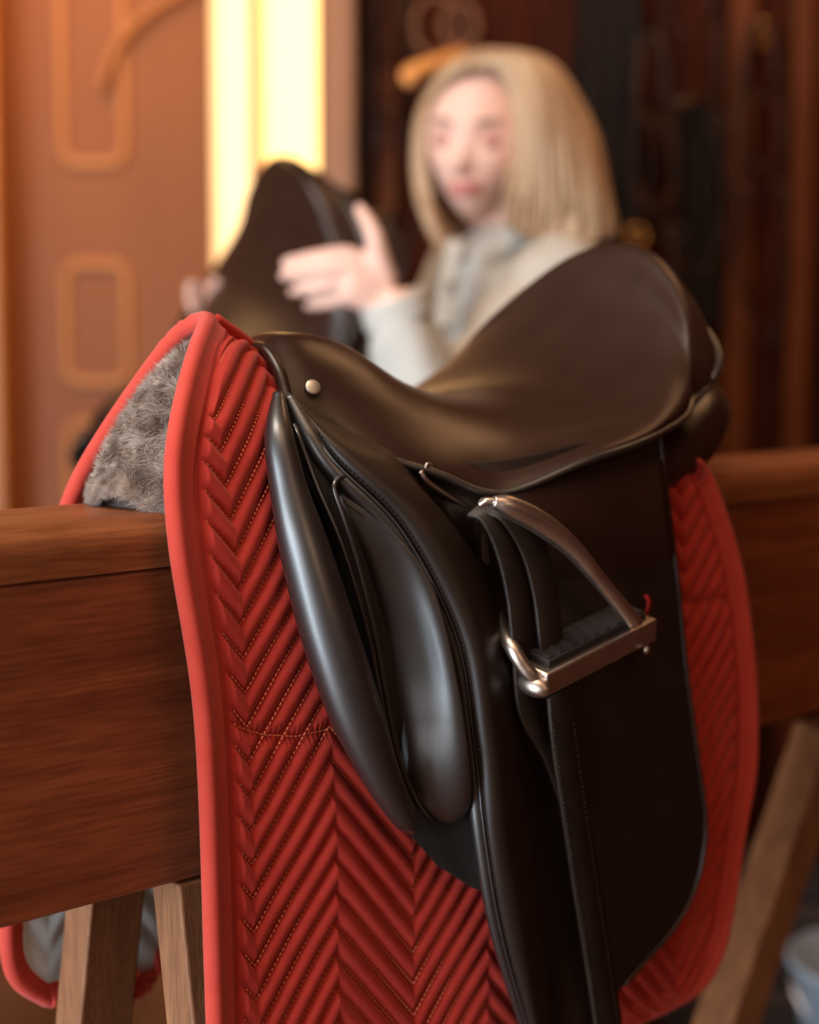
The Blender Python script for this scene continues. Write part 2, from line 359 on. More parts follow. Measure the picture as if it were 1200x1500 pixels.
# ------------------------------------------------------------------ saddle pad
PAD = thing('saddle_pad', (0.13, 0, BT), 'red quilted saddle pad with chevron stitching draped over the rack', 'saddle pad')
po = PAD.location
front = [U(303, 464, 0), U(283, 515, -.03), U(262, 590, -.052), U(250, 660, -.063), U(249, 730, -.070), U(258, 820, -.078), U(275, 920, -.083),
         U(290, 1020, -.087), U(298, 1130, -.09), U(303, 1260, -.092), U(307, 1400, -.094), U(313, 1560, -.097), U(324, 1680, -.1), U(350, 1722, -.1)]
rear = [A(.30, 0, 1.142), A(.305, -.07, 1.130), A(.31, -.115, 1.118), U(1030, 690, -.13), U(1063, 770, -.135), U(1084, 850, -.137), U(1097, 950, -.138),
        U(1103, 1040, -.138), U(1101, 1130, -.137), U(1087, 1210, -.136), U(1072, 1310, -.134), U(1055, 1390, -.132), U(1020, 1450, -.13), U(945, 1490, -.128)]
ridge_x = [-.066, -.03, 0, .05, .1, .2, .3, .43]; ridge_z = [1.242, 1.222, 1.200, 1.172, 1.158, 1.146, 1.143, 1.145]
bs = np.linspace(0, 1, 12)
G = []
for i, (a, b) in enumerate(zip(front, rear)):
    row = []
    for s in bs:
        p = a * (1 - s) + b * s
        e = s * s * (3 - 2 * s); p[1] = a[1] * (1 - e) + b[1] * e
        if i == 0: p[2] = np.interp(p[0], ridge_x, ridge_z)
        elif i < 4:
            full_ = np.interp(p[0], ridge_x, ridge_z) - (a[2] * (1 - s) + front[0][2] * 0 + 0 * s) * 0
            lin0 = front[0][2] * (1 - s) + rear[0][2] * s
            p[2] += (np.interp(p[0], ridge_x, ridge_z) - lin0) * (1 - i / 4)
        if 0 < i < 6: p[1] *= 1 - (.42 * (1 - (i - 1) / 5)) * min(1, max(0, (p[0] + .075) / .055)) * min(1, max(0, (.2 - p[0]) / .1))
        row.append(p)
    G.append(row)
G = np.array(G)
NU, NV = 640, 620
near = crgrid(G, NU, NV)
def seglen(P): return np.concatenate([[0], np.cumsum(np.linalg.norm(np.diff(P, axis=0), axis=1))])
n = gnormals(near)
if n[NU // 2, NV // 2, 1] > 0: n = -n
XV = U(361, 1165, -.089)[0]; XP = U(482, 1190, -.094)[0]; HP = XP - XV; PER = .0222; SL = 1.22
Z0 = U(361, 1165, -.089)[2]
def tri(X):
    q = (X - XV) / HP; q = np.abs(((q + 1) % 2) - 1); return q * HP * SL
X, Z = near[..., 0], near[..., 2]
Lv = np.cumsum(np.concatenate([np.zeros((1, NV)), np.linalg.norm(np.diff(near, axis=0), axis=2)], 0), 0)
K0 = 360; ZQ = Z[K0][None] + (Lv[K0][None] - Lv)
q = (ZQ - tri(X) - Z0) / PER
ph = np.abs(((q + .5) % 1) - .5) * 2          # 0 on the seam, 1 mid channel
pf = np.clip(1 - (1 - ph) ** 2.2, 0, 1)
# curved cross seam
seam_pts = np.array([U(px, py, -.09)[[0, 2]] for px, py in ((305, 1035), (330, 1052), (352, 1066), (385, 1076), (430, 1078), (470, 1068), (520, 1052), (600, 1020), (700, 960), (900, 880))])
sz = np.interp(X, seam_pts[:, 0], seam_pts[:, 1]); ds = np.abs(Z - sz)
sm = np.clip(ds / .009, 0, 1) ** .6
pucker = np.exp(-(ds / .006) ** 2) * np.sin(X * 1700) * .0006
# distance to the front, rear and bottom edges -> flat strip along the binding
Lu = np.cumsum(np.concatenate([np.zeros((NU, 1)), np.linalg.norm(np.diff(near, axis=1), axis=2)], 1), 1)
df = Lu; dr = Lu[:, -1:] - Lu
Lv = np.cumsum(np.concatenate([np.zeros((1, NV)), np.linalg.norm(np.diff(near, axis=0), axis=2)], 0), 0)
db = Lv[-1:] - Lv; dt = Lv
edge = np.minimum(np.minimum(df, dr), db)
em = np.clip((edge - .023) / .004, 0, 1); em = em * em * (3 - 2 * em)
tm = np.clip((dt - .010) / .006, 0, 1)
H = .0052 * pf * sm * em * tm
# border bead beside the strip
H += .0012 * np.exp(-((edge - .0185) / .002) ** 2)
lumps = .0022 * np.sin(X * 31 + Z * 17) * np.sin(Z * 23 - X * 9) * np.clip(edge / .05, 0, 1)
nearD = near + n * (H + pucker + lumps)[..., None]
# far half: front and rear edges of its own
ffront = [front[0], U(262, 484, .03), U(215, 545, .05), U(165, 615, .066), U(112, 700, .084), U(83, 780, .094), U(62, 880, .102), U(45, 980, .108), U(32, 1080, .112), U(22, 1180, .115), U(13, 1280, .118), U(6, 1370, .12), U(18, 1438, .121), U(70, 1470, .122)]
frear = [my(p) - A(.03, 0, 0) for p in rear]
for k in range(len(frear)): frear[k][1] = max(frear[k][1], .0)
G2 = []
for i, (a, b) in enumerate(zip(ffront, frear)):
    row = []
    for s in bs:
        p = a * (1 - s) + b * s
        if i >= 12: p[2] = np.interp(s, [0, .12, .85, 1], [a[2], ffront[13][2] + (12 - i) * -.0, ffront[13][2] + (i == 12) * .012, b[2]])
        if i == 0: p[2] = np.interp(p[0], ridge_x, ridge_z)
        elif i < 4:
            lin0 = front[0][2] * (1 - s) + rear[0][2] * s
            p[2] += (np.interp(p[0], ridge_x, ridge_z) - lin0) * (1 - i / 4)
        row.append(p)
    G2.append(row)
G2 = np.array(G2)
far = crgrid(G2, 200, 200); nf = gnormals(far)
if nf[100, 100, 1] < 0: nf = -nf
q2 = (far[..., 2] - tri(far[..., 0]) - Z0) / PER; p2 = np.abs(((q2 + .5) % 1) - .5) * 2
farD = far + nf * (.004 * p2 ** .5 * np.clip(np.arange(200) / 12 - .6, 0, 1)[:, None] * np.clip(np.arange(200) / 14, 0, 1)[None])[..., None]
mb = MB().grid(nearD); build('quilted_shell', mb, M['red'], PAD, org=po, label='near red quilted half of the pad')
mb = MB().grid(farD); build('quilted_shell', mb, M['red'], PAD, org=po)
ln = crgrid(G, 110, 110); nn_ = gnormals(ln); nn_ = -nn_ if nn_[55, 55, 1] > 0 else nn_
qq = (ln[..., 2] - tri(ln[..., 0])) / PER; pp = np.abs(((qq + .5) % 1) - .5) * 2
build('lining', MB().grid(ln - nn_ * (.004 + .002 * pp)[..., None]), M['lining'], PAD, org=po, label='white quilted lining')
q3 = (far[..., 2] - tri(far[..., 0] * 1.0 + .02)) / (PER * 1.3); p3 = np.abs(((q3 + .5) % 1) - .5) * 2
build('lining', MB().grid(far - nf * (.002 + (.002 + .005 * p3 ** .5) * np.clip(np.arange(200) / 12 - .3, 0, 1)[None] * np.clip(np.arange(199, -1, -1) / 22 - .7, 0, 1)[:, None])[..., None]), M['lining'], PAD, org=po, label='white quilted lining')
# ---- binding: a folded band that wraps each open edge
def binding(edge_pts, inner_pts, nrm, wdt=.0175, th=.0066, puck=None):
    P = edge_pts; I = inner_pts - P; T = np.gradient(P, axis=0); T /= np.linalg.norm(T, axis=1, keepdims=True) + 1e-12
    N = nrm - T * np.sum(nrm * T, 1, keepdims=True); N /= np.linalg.norm(N, axis=1, keepdims=True)
    Iv = np.cross(N, T); Iv *= np.sign(np.sum(Iv * I, 1, keepdims=True)); Iv /= np.linalg.norm(Iv, axis=1, keepdims=True)
    sec = [(wdt, .05), (wdt * .97, .3)] + [(x_, .32 + .68 * min(1, (wdt - x_) / (wdt - .004)) ** 2.0) for x_ in np.linspace(wdt * .88, .004, 8)]
    sec += [(.001, .95), (-.0015, .7), (-.003, .3), (-.0035, 0)]
    sec = sec + [(a, -b) for a, b in sec[:-1][::-1]]
    out = []
    for k, (a, b) in enumerate(sec):
        wv = th * b + (0 if puck is None else puck * (.5 + .5 * b))
        out.append(P + Iv * a + N * (wv if np.ndim(wv) == 0 else wv[:, None]))
    mb = MB().grid(np.stack(out, 1), cv=True); m_ = len(sec); mb.f.append(tuple(range(m_))); mb.f.append(tuple((len(P) - 1) * m_ + k for k in range(m_))); return mb
def edge_of(S, nS, col, inner):
    return S[:, col], S[:, inner], nS[:, col]
# front edge runs far bottom -> ridge -> near bottom
e1, i1, n1 = edge_of(far[::1], nf, 0, 12); e2, i2, n2 = edge_of(near[::3], n[::3], 0, 40)
FE = np.concatenate([e1[::-1], e2[1:]]); FI = np.concatenate([i1[::-1], i2[1:]]); FN = np.concatenate([n1[::-1], n2[1:]])
def smooth_arr(Q, k=4):
    Q = Q.copy()
    for _ in range(k): Q[1:-1] = (Q[:-2] + 2 * Q[1:-1] + Q[2:]) / 4
    return Q
FE = smooth_arr(FE, 30); FI = smooth_arr(FI, 30); FN = smooth_arr(FN, 30)
sarc = seglen(FE); topi = np.argmin(np.abs(np.arange(len(FE)) - len(e1))); near_top = np.exp(-((sarc - sarc[topi] + .028) / .028) ** 2)
puck = near_top * .0011 * np.sin(sarc * 900 + 2 * np.sin(sarc * 260))
build('binding', binding(FE, FI, FN, puck=puck), M['binding'], PAD, org=po, label='smooth red binding along the front edge')
build('binding', binding(near[::3, -1], near[::3, -40], n[::3, -1]), M['binding'], PAD, org=po)
build('binding', binding(far[:, -1], far[:, -12], nf[:, -1]), M['binding'], PAD, org=po)
build('binding', binding(far[-1], far[-14], nf[-1], th=.009), M['binding'], PAD, org=po)
build('binding', binding(near[-1, ::3], near[-30, ::3], n[-1, ::3]), M['binding'], PAD, org=po)
# spine piping
sp = near[0, ::4] + A(0, 0, .0015)
build('spine_tape', MB().tube(sp[3:-4], .0045, 8), M['red'], PAD, org=po)
# ---- stitches
sub = nearD[::8, ::8]; base_n = n[::8, ::8]
def surf_pt(x_, zt):
    zc = np.array([np.interp(x_, r[:, 0], r[:, 2]) for r in sub]); yc = np.array([np.interp(x_, r[:, 0], r[:, 1]) for r in sub])
    return zc[::-1], yc[::-1]
xcache = {}
rr0 = near[::8, ::6]; rq0 = ZQ[::8, ::6]
def ysurf(x_, z_, quilt=False):
    k = round(x_, 3)
    if k not in xcache:
        f = lambda a: np.array([np.interp(k, r[:, 0], v) for r, v in zip(rr0, a)])[::-1]
        xcache[k] = (f(rq0), f(rr0[..., 1]), f(rr0[..., 2]))
    zq, yc, zc = xcache[k]
    if quilt: return float(np.interp(z_, zq, yc)), float(np.interp(z_, zq, zc))
    return float(np.interp(z_, zc, yc))
xf_z = near[:, 0, 2][::-1]; xf_x = near[:, 0, 0][::-1]; xr_z = near[:, -1, 2][::-1]; xr_x = near[:, -1, 0][::-1]
st = MB()
def stitch(a, b, rad=.0005):
    a = np.asarray(a); b = np.asarray(b); d = b - a; d /= np.linalg.norm(d); u_ = np.cross(d, A(0, 1, 0)); u_ /= np.linalg.norm(u_); v_ = A(0, -1, 0)
    V = [a + u_ * rad, a - u_ * rad, a + v_ * rad * 1.6 + d * .0003, b + u_ * rad, b - u_ * rad, b + v_ * rad * 1.6 - d * .0003]
    st.add(V, [(0, 1, 2), (3, 5, 4), (0, 2, 5, 3), (1, 4, 5, 2), (0, 3, 4, 1)])
step = .0036 / math.sqrt(1 + SL * SL)
for k in range(-24, 26):
    for x_ in np.arange(-.16, .45, step):
        def zl(t): return Z0 + k * PER + float(tri(np.array(t)))
        z1 = zl(x_); z2 = zl(x_ + step * .62)
        if not (.70 < z1 < 1.30): continue
        ya_, za_ = ysurf(x_, z1, True); yb_, zb2 = ysurf(x_ + step * .62, z2, True)
        if za_ > np.interp(x_, ridge_x, ridge_z) - .012: continue
        z1 = za_
        xf_ = np.interp(z1, xf_z, xf_x); xr_ = np.interp(z1, xr_z, xr_x)
        if x_ < xf_ + .025 or x_ > xr_ - .026: continue
        if .12 < x_ < .3: continue
        off = .0012
        stitch((x_, ya_ - off, za_), (x_ + step * .62, yb_ - off, zb2))
for x_ in np.arange(seam_pts[0, 0], .06, .0034):
    z1, z2 = (float(np.interp(t, seam_pts[:, 0], seam_pts[:, 1])) for t in (x_, x_ + .0022))
    if x_ < np.interp(z1, xf_z, xf_x) + .024: continue
    stitch((x_, ysurf(x_, z1) - .0008, z1), (x_ + .0022, ysurf(x_ + .0022, z2) - .0008, z2))
s_ = build('stitching', st, M['thread'], PAD, org=po, smooth=False, label='pale orange stitching'); s_['kind'] = 'stuff'

# ------------------------------------------------------------------ fleece under the pad
FL = thing('fleece_underpad', (-.05, 0.02, BT), 'grey fleece half pad showing inside the arch of the red pad', 'fleece')
fo = FL.location
# sections over X: closed arch outline resting on the rail
def arch(x_, top, wy0, wy1, base):
    out = []
    for t in np.linspace(0, 1, 23):
        a = math.pi * t; c = math.cos(a)
        y_ = (wy0 + wy1) / 2 + (wy0 - wy1) / 2 * (np.sign(c) * abs(c) ** 1.25)
        z_ = base + (top - base) * math.sin(a) ** .85; out.append((x_, y_, z_))
    return out
secs = []
for x_, top, a_, b_ in ((-.100, 1.135, -.038, .042), (-.100, 1.170, -.048, .050), (-.092, 1.198, -.054, .054), (-.078, 1.214, -.056, .055), (-.060, 1.222, -.056, .056), (-.04, 1.211, -.054, .056), (0, 1.186, -.06, .064), (.08, 1.155, -.07, .07), (.2, 1.138, -.08, .08), (.34, 1.136, -.08, .08)):
    secs.append(arch(x_, top, a_, b_, BT - .001))
secs = np.array(secs)
# push lower part of the front forward so the fleece leans out like the pad edge
for i in range(6):
    zz = secs[i][:, 2]; secs[i][:, 0] -= np.clip((1.22 - zz) / .1, 0, 1) * .024 * (1 - i / 6)
fs = cr(secs, 60); mb = MB().grid(fs); mb.f.append(tuple(range(23)))
# rounded nose cap
fo_obj = build('fleece_body', mb, M['fleece'], FL, org=fo)
fn = gnormals(fs); cen = fs.mean(1, keepdims=True)
fn *= np.sign(np.sum(fn * (fs - cen), 2, keepdims=True) + 1e-9)
fur = MB(); FV = []; FFc = []
def hair(p, d, L_, wdt):
    sd = np.cross(d, rng.normal(size=3)); sd /= np.linalg.norm(sd); bend = rng.normal(size=3) * .45
    d2 = d + bend; d2 /= np.linalg.norm(d2); m_ = p + d * L_ * .5; e = m_ + d2 * L_ * .5; k = len(FV)
    FV.extend([p + sd * wdt, p - sd * wdt, m_ + sd * wdt * .7, m_ - sd * wdt * .7, e]); FFc.extend([(k, k + 1, k + 3, k + 2), (k + 2, k + 3, k + 4)])
cl = rng.normal(size=(60, 3))
def clump(p): 
    return A(math.sin(p[1] * 330 + p[2] * 120), math.sin(p[2] * 290 + p[0] * 140 + 2), math.sin(p[1] * 210 - p[2] * 260 + 1)) * .9
for _ in range(26000):
    i = rng.random() ** 1.3 * 26; j = rng.random() * 21.9; i0, j0 = int(i), int(j); fi, fj = i - i0, j - j0
    p = (fs[i0, j0] * (1 - fi) + fs[i0 + 1, j0] * fi) * (1 - fj) + (fs[i0, j0 + 1] * (1 - fi) + fs[i0 + 1, j0 + 1] * fi) * fj
    if p[2] < BT - .0005: continue
    d = fn[i0, j0] + clump(p) * .8 + A(-.3, 0, -.35) + rng.normal(size=3) * .3; d /= np.linalg.norm(d); hair(p - d * .001, d, .006 + .006 * rng.random(), .00028)
nose = fs[0]; nc = nose.mean(0)
for _ in range(30000):
    j = rng.integers(0, 22); t = math.sqrt(rng.random()); a = rng.random(); b_ = nose[j] * a + nose[j + 1] * (1 - a); p = nc * (1 - t) + b_ * t
    p[2] = max(p[2], BT + .002 + .006 * rng.random()); p[0] -= .012 * (1 - t * t)
    d = A(-1, 0, -.35) + clump(p) * .9 + rng.normal(size=3) * .35; d /= np.linalg.norm(d); hair(p - d * .002, d, .007 + .006 * rng.random(), .00028)
fur.add(np.array(FV), FFc)
fu = build('fleece_pile', fur, M['fur'], FL, org=fo, kind='stuff')
mb = MB(); ring = np.array([nose * t + nc * (1 - t) + A(-.011 * (1 - t * t), 0, 0) for t in np.linspace(1, .02, 8)])
build('fleece_nose', MB().grid(ring), M['fleece'], FL, org=fo)

# ------------------------------------------------------------------ saddle
SAD = thing('saddle', (.15, 0, BT + .04), 'large dark brown leather dressage saddle in the foreground on the red pad', 'saddle')
so = A(.15, 0, BT + .04)
def sp_(name, mb, m, parent=SAD, **k): return build(name, mb, m, parent, org=so, **k)
R_ = [
 [(-.022,0,1.222),(-.024,.018,1.2195),(-.026,.033,1.207),(-.028,.042,1.193),(-.03,.048,1.182),(-.031,.051,1.174),(-.031,.053,1.168)],
 [(0,0,1.229),(0,.02,1.226),(-.003,.036,1.213),(-.006,.048,1.197),(-.008,.057,1.182),(-.01,.062,1.172),(-.011,.064,1.164)],
 [(.05,0,1.222),(.048,.02,1.219),(.042,.042,1.205),(.033,.06,1.188),(.024,.074,1.171),(.016,.084,1.157),(.01,.088,1.148)],
 [(.1,0,1.196),(.098,.025,1.193),(.092,.052,1.183),(.083,.076,1.168),(.07,.094,1.153),(.057,.106,1.141),(.048,.11,1.134)],
 [(.15,0,1.182),(.148,.03,1.18),(.143,.062,1.172),(.133,.09,1.16),(.118,.11,1.146),(.1,.124,1.13),(.09,.13,1.119)],
 [(.2,0,1.18),(.2,.035,1.179),(.197,.072,1.175),(.19,.105,1.166),(.178,.13,1.154),(.163,.146,1.146),(.151,.15,1.141)],
 [(.25,0,1.19),(.25,.04,1.189),(.248,.08,1.185),(.242,.115,1.178),(.232,.14,1.168),(.215,.153,1.157),(.2,.155,1.151)],
 [(.3,0,1.221),(.299,.04,1.22),(.295,.08,1.214),(.285,.113,1.202),(.27,.137,1.185),(.255,.149,1.170),(.245,.151,1.161)],
 [(.34,0,1.265),(.338,.04,1.261),(.33,.078,1.247),(.315,.11,1.225),(.298,.131,1.2),(.286,.14,1.182),(.28,.142,1.17)],
 [(.365,0,1.304),(.361,.04,1.296),(.349,.077,1.273),(.331,.107,1.243),(.315,.125,1.214),(.306,.133,1.193),(.302,.135,1.178)],
 [(.383,0,1.296),(.379,.042,1.287),(.367,.082,1.262),(.35,.112,1.233),(.335,.127,1.21),(.327,.132,1.195),(.32,.133,1.185)],
 [(.392,0,1.262),(.388,.043,1.255),(.376,.085,1.237),(.36,.114,1.217),(.347,.126,1.204),(.338,.129,1.197),(.333,.129,1.192)]]
half = np.array(R_); half[5:9, -2:, 1] += .004; half[5:9, -1, 2] -= .002                     # y > 0 half
fullg = np.concatenate([half[:, ::-1], my(half)[:, 1:]], 1)
seat = crgrid(fullg, 150, 120)
sp_('seat', MB().solid(seat, .004, (0, 0, 1)), M['leather'], label='deep seat with a high rounded cantle')
for sgn in (0, 1):
    e = half[:, -1].copy(); 
    if not sgn: e = my(e)
    E = cr(e, 120); E[:, 2] -= .001
    sp_('seat_welt', MB().tube(E, .0028, 8), M['leather_dark'])
fe = seat[0]; sp_('pommel_welt', MB().tube(fe + A(-.001, 0, -.004), .0045, 10), M['leather'])
be = seat[-1]; sp_('cantle_welt', MB().tube(be, .004, 10), M['leather_dark'])
# underside shell closing the seat (tree)
tree = crgrid(fullg * A(1, .82, 1) + A(.004, 0, -.022), 60, 50)
sp_('tree', MB().solid(tree[6:], .012, (0, 0, 1)), M['leather_dark'])
# nail heads on the pommel
for s_y in (1, -1):
    p = U(459, 567, -.0535); nr = A(-.25, -.86, .42); nr /= np.linalg.norm(nr)
    if s_y < 0: p = my(p); nr = my(nr)
    a = np.cross(nr, A(0, 0, 1)); a /= np.linalg.norm(a); b = np.cross(nr, a)
    sp_('nail_head', MB().ell(p, [a * .0056, b * .0056, nr * .0016]), M['nail'], label='small pale metal nail on the pommel')
    # pouch dimple above the nail is modelled as a raised fold
# flocked rear panels
def panel(sg):
    c = [(-.01, .045, 1.135), (.06, .07, 1.122), (.14, .09, 1.108), (.22, .094, 1.114), (.3, .088, 1.132), (.36, .076, 1.154), (.405, .06, 1.166), (.43, .045, 1.17)]
    ry = [.012, .03, .042, .046, .050, .05, .036, .006]; rz = [.012, .02, .022, .026, .033, .034, .028, .006]
    c = cr(c, 60); ry = cr(np.array(ry)[:, None], 60)[:, 0]; rz = cr(np.array(rz)[:, None], 60)[:, 0]
    a = np.linspace(0, 2 * math.pi, 32, endpoint=False)
    V = np.stack([np.stack([np.full(32, c[k, 0]) , sg * (c[k, 1] + ry[k] * np.cos(a)), c[k, 2] + rz[k] * np.sin(a)], 1) for k in range(60)])
    mb = MB().grid(V, cv=True); mb.f.append(tuple(range(32))); mb.f.append(tuple(59 * 32 + k for k in range(32))); return mb, V
for sg in (-1, 1):
    mb, V = panel(sg); sp_('rear_panel', mb, M['leather'])
    k = 4 if sg < 0 else 4
    gus = V[18:57, 5]; sp_('panel_welt', MB().tube(gus, .0026, 8), M['leather_dark'])
# outer flap (near side authored, far side mirrored)
FLP = [
 [(420,572,-.053),(440,590,-.062),(478,616,-.072),(556,650,-.086),(640,675,-.1),(740,672,-.122),(850,650,-.14),(966,636,-.146)],
 [(480,677,-.085),(502,670,-.098),(535,672,-.104),(590,688,-.108),(650,735,-.106),(755,755,-.128),(862,748,-.146),(979,742,-.151)],
 [(580,780,-.112),(602,772,-.127),(635,768,-.133),(672,784,-.13),(712,830,-.116),(788,850,-.134),(880,850,-.15),(992,850,-.155)],
 [(662,933,-.132),(678,930,-.146),(702,925,-.152),(730,925,-.146),(752,940,-.132),(820,960,-.145),(904,970,-.158),(1005,980,-.16)],
 [(690,1090,-.14),(703,1088,-.153),(727,1085,-.16),(756,1085,-.154),(780,1088,-.142),(850,1095,-.152),(932,1100,-.16),(1022,1110,-.16)],
 [(706,1230,-.145),(719,1228,-.157),(744,1228,-.163),(772,1228,-.157),(796,1228,-.146),(862,1228,-.154),(942,1228,-.16),(1033,1225,-.16)],
 [(730,1370,-.145),(743,1368,-.156),(766,1368,-.162),(790,1368,-.157),(812,1368,-.147),(868,1360,-.154),(935,1350,-.158),(1003,1335,-.158)],
 [(778,1530,-.145),(784,1532,-.154),(794,1535,-.158),(806,1532,-.155),(824,1525,-.147),(856,1505,-.153),(886,1478,-.156),(915,1442,-.156)]]
fl_ctrl = np.array([[U(*p) for p in row] for row in FLP])
flap = crgrid(fl_ctrl, 160, 150)
def both(fn):
    for s_y in (1, -1): fn(lambda P: P if s_y > 0 else my(P), s_y)
def mk_flap(mm, s_y):
    P = mm(flap); F_ = sp_('flap', MB().solid(P, .0035, (0, -s_y, 0)), M['flap'], label='long outer flap')
    fe_ = mm(flap[2:, 0] + A(-.002, -.001, 0)); sp_('flap_welt', MB().tube(fe_, np.interp(np.linspace(0, 1, len(fe_)), [0, .08, .5, .8, 1], [.004, .007, .0068, .005, .0035]), 14), M['leather_dark'], F_, label='rolled black edge of the flap')
    th_ = mm(flap[6:, 9] + A(-.002, -.0022, 0)); sp_('flap_piping', MB().tube(th_, .0011, 6), M['piping'], F_)
    sp_('flap_piping', MB().tube(mm(flap[:, -1] + A(0, -.0005, 0)), .0019, 8), M['leather'], F_)
    stl = MB()
    for col in (16,):
        c = flap[8:, col]; L_ = seglen(c)
        for d in np.arange(0, L_[-1], .0036):
            a = np.array([np.interp(d, L_, c[:, k]) for k in range(3)]); b = np.array([np.interp(d + .0024, L_, c[:, k]) for k in range(3)])
            off = A(-.0002, -.0004, 0); stl.tube(np.array([mm(a + off), mm(b + off)]), .0005, 4, caps=True)
    q_ = sp_('flap_stitching', stl, M['thread_black'], F_); q_['kind'] = 'stuff'
both(mk_flap)
# rear skirt lying over the flap below the seat
SK = [[(744,700,-.116),(765,680,-.120),(850,655,-.132),(963,625,-.134)],
      [(741,730,-.131),(765,722,-.137),(855,722,-.150),(973,698,-.154)],
      [(748,800,-.136),(775,800,-.142),(862,800,-.155),(984,780,-.158)],
      [(790,880,-.128),(815,880,-.132),(880,875,-.143),(993,860,-.148)]]
sk = crgrid(np.array([[U(*p) for p in r] for r in SK]), 40, 40)
both(lambda mm, s_y: sp_('skirt', MB().solid(mm(sk), .003, (0, -s_y, 0)), M['leather']))
# sweat flap / panel carrying knee roll and block
PN = [
 [(408,588,-.056),(420,592,-.060),(440,612,-.062),(470,640,-.07)],
 [(404,690,-.074),(440,690,-.078),(480,700,-.082),(530,720,-.09)],
 [(428,800,-.084),(478,790,-.088),(530,790,-.092),(600,800,-.106)],
 [(462,920,-.092),(520,905,-.095),(590,900,-.1),(670,900,-.12)],
 [(500,1030,-.098),(555,1015,-.1),(625,1010,-.106),(700,1010,-.126)],
 [(545,1130,-.103),(590,1120,-.105),(650,1115,-.11),(725,1110,-.13)],
 [(585,1200,-.106),(620,1205,-.109),(675,1210,-.115),(740,1200,-.132)],
 [(640,1268,-.108),(668,1285,-.112),(700,1303,-.117),(745,1300,-.132)]]
pn = crgrid(np.array([[U(p[0], p[1], p[2] - (0, 0, 0, .003, .006, .012, .017, .019)[i]) for p in r] for i, r in enumerate(PN)]), 80, 50)
both(lambda mm, s_y: sp_('sweat_flap', MB().solid(mm(pn), .004, (0, -s_y, 0)), M['suede'], label='dull suede under-flap'))
KR = [U(408,578,-.056), U(409,640,-.076), U(424,720,-.089), U(448,810,-.102), U(483,930,-.115), U(520,1040,-.125), U(556,1130,-.131), U(590,1195,-.133), U(606,1216,-.132)]
kr_r = [.004, .0095, .0125, .0165, .0185, .0175, .013, .0085, .0035]
both(lambda mm, s_y: sp_('knee_roll', MB().tube(mm(np.array(KR)), kr_r, 28, n=110), M['leather_dark'], label='long black knee roll at the front edge'))
pl1 = [U(430,622,-.07), U(440,645,-.079), U(466,715,-.092), U(498,790,-.104), U(524,870,-.112), U(545,950,-.117), U(560,1030,-.121), U(576,1100,-.123), U(596,1160,-.123), U(622,1215,-.122)]
pl2 = [U(508,696,-.098),U(494,703,-.098), U(490,718,-.1), U(504,760,-.106), U(523,820,-.112), U(541,890,-.117), U(556,960,-.12), U(568,1030,-.123), U(582,1100,-.125), U(600,1150,-.125), U(628,1195,-.125), U(650,1208,-.126)]
both(lambda mm, s_y: (sp_('panel_piping', MB().tube(mm(np.array(pl1)), .0016, 8, n=90), M['piping']), sp_('panel_piping', MB().tube(mm(np.array(pl2)), .0019, 8, n=110), M['piping'])))
gut = np.array([[U(*a), U(*b)] for a, b in (((436,625,-.068),(470,655,-.072)),((452,690,-.084),(500,700,-.09)),((490,775,-.098),(520,770,-.1)),((520,870,-.107),(550,865,-.106)),((543,960,-.112),(575,955,-.11)),((560,1050,-.116),(590,1045,-.114)),((578,1120,-.118),(610,1115,-.116)),((612,1200,-.118),(640,1190,-.118)))])
both(lambda mm, s_y: sp_('gusset', MB().solid(mm(crgrid(gut, 50, 8)), .012, (-.5, -s_y, 0)), M['suede']))
BKP = [((497,706),(503,703),(509,706),(516,714)), ((508,756),(526,748),(548,748),(570,762)), ((527,830),(556,822),(592,820),(624,830)),
 ((545,910),(580,903),(620,903),(652,910)), ((559,990),(597,985),(638,985),(670,992)), ((573,1060),(608,1055),(648,1055),(682,1062)),
 ((590,1125),(620,1122),(655,1122),(690,1128)), ((612,1170),(637,1172),(662,1172),(690,1172)), ((640,1202),(652,1206),(664,1206),(680,1198))]
BKC = (-.102, -.106, -.112, -.118, -.124, -.130, -.136, -.137, -.134); BKW = (.003, .008, .017, .022, .023, .022, .019, .013, .005)
BK = [[(p[0], p[1], c + w_ * k) for p, k in zip(row, (1, .35, -.35, -1))] for row, c, w_ in zip(BKP, BKC, BKW)]
bk = crgrid(np.array([[U(*p) for p in r] for r in BK]), 90, 44)
u_ = np.linspace(0, 1, 90)[:, None, None]; v_ = np.linspace(0, 1, 44)[None, :, None]
bulge = (1 - (2 * v_ - 1) ** 6) * (1 - (2 * u_ - 1) ** 8)
nb_ = gnormals(bk); nb_ = -nb_ if nb_[45, 22, 1] > 0 else nb_
bk = bk + nb_ * .0045 * bulge
bk[:, :, 1] += .016 * (np.clip(1 - np.arange(90) / 20, 0, 1) ** 1.5)[:, None]
both(lambda mm, s_y: sp_('thigh_block', MB().solid(mm(bk[5:]), .006, (-.7, -s_y, 0)), M['leather_dark'], label='smooth leather block facing forward'))
# girth straps hanging under the flap
for k, (px0, px1) in enumerate(((820, 838), (862, 876))):
    both(lambda mm, s_y: sp_('girth_strap', MB().strap(mm(np.array([U(px0, 1250, -.14), U(px0 + 8, 1400, -.14), U(px1, 1560, -.14), U(px1 + 4, 1750, -.14)])), (1, 0, 0), .024, .004), M['strap']))
# stirrup bar recess and bar
both(lambda mm, s_y: sp_('stirrup_bar', MB().tube(mm(np.array([U(616,690,-.110), U(626,705,-.112), U(650,722,-.112), U(690,745,-.112)])), .0018, 8, n=20), M['steel']))
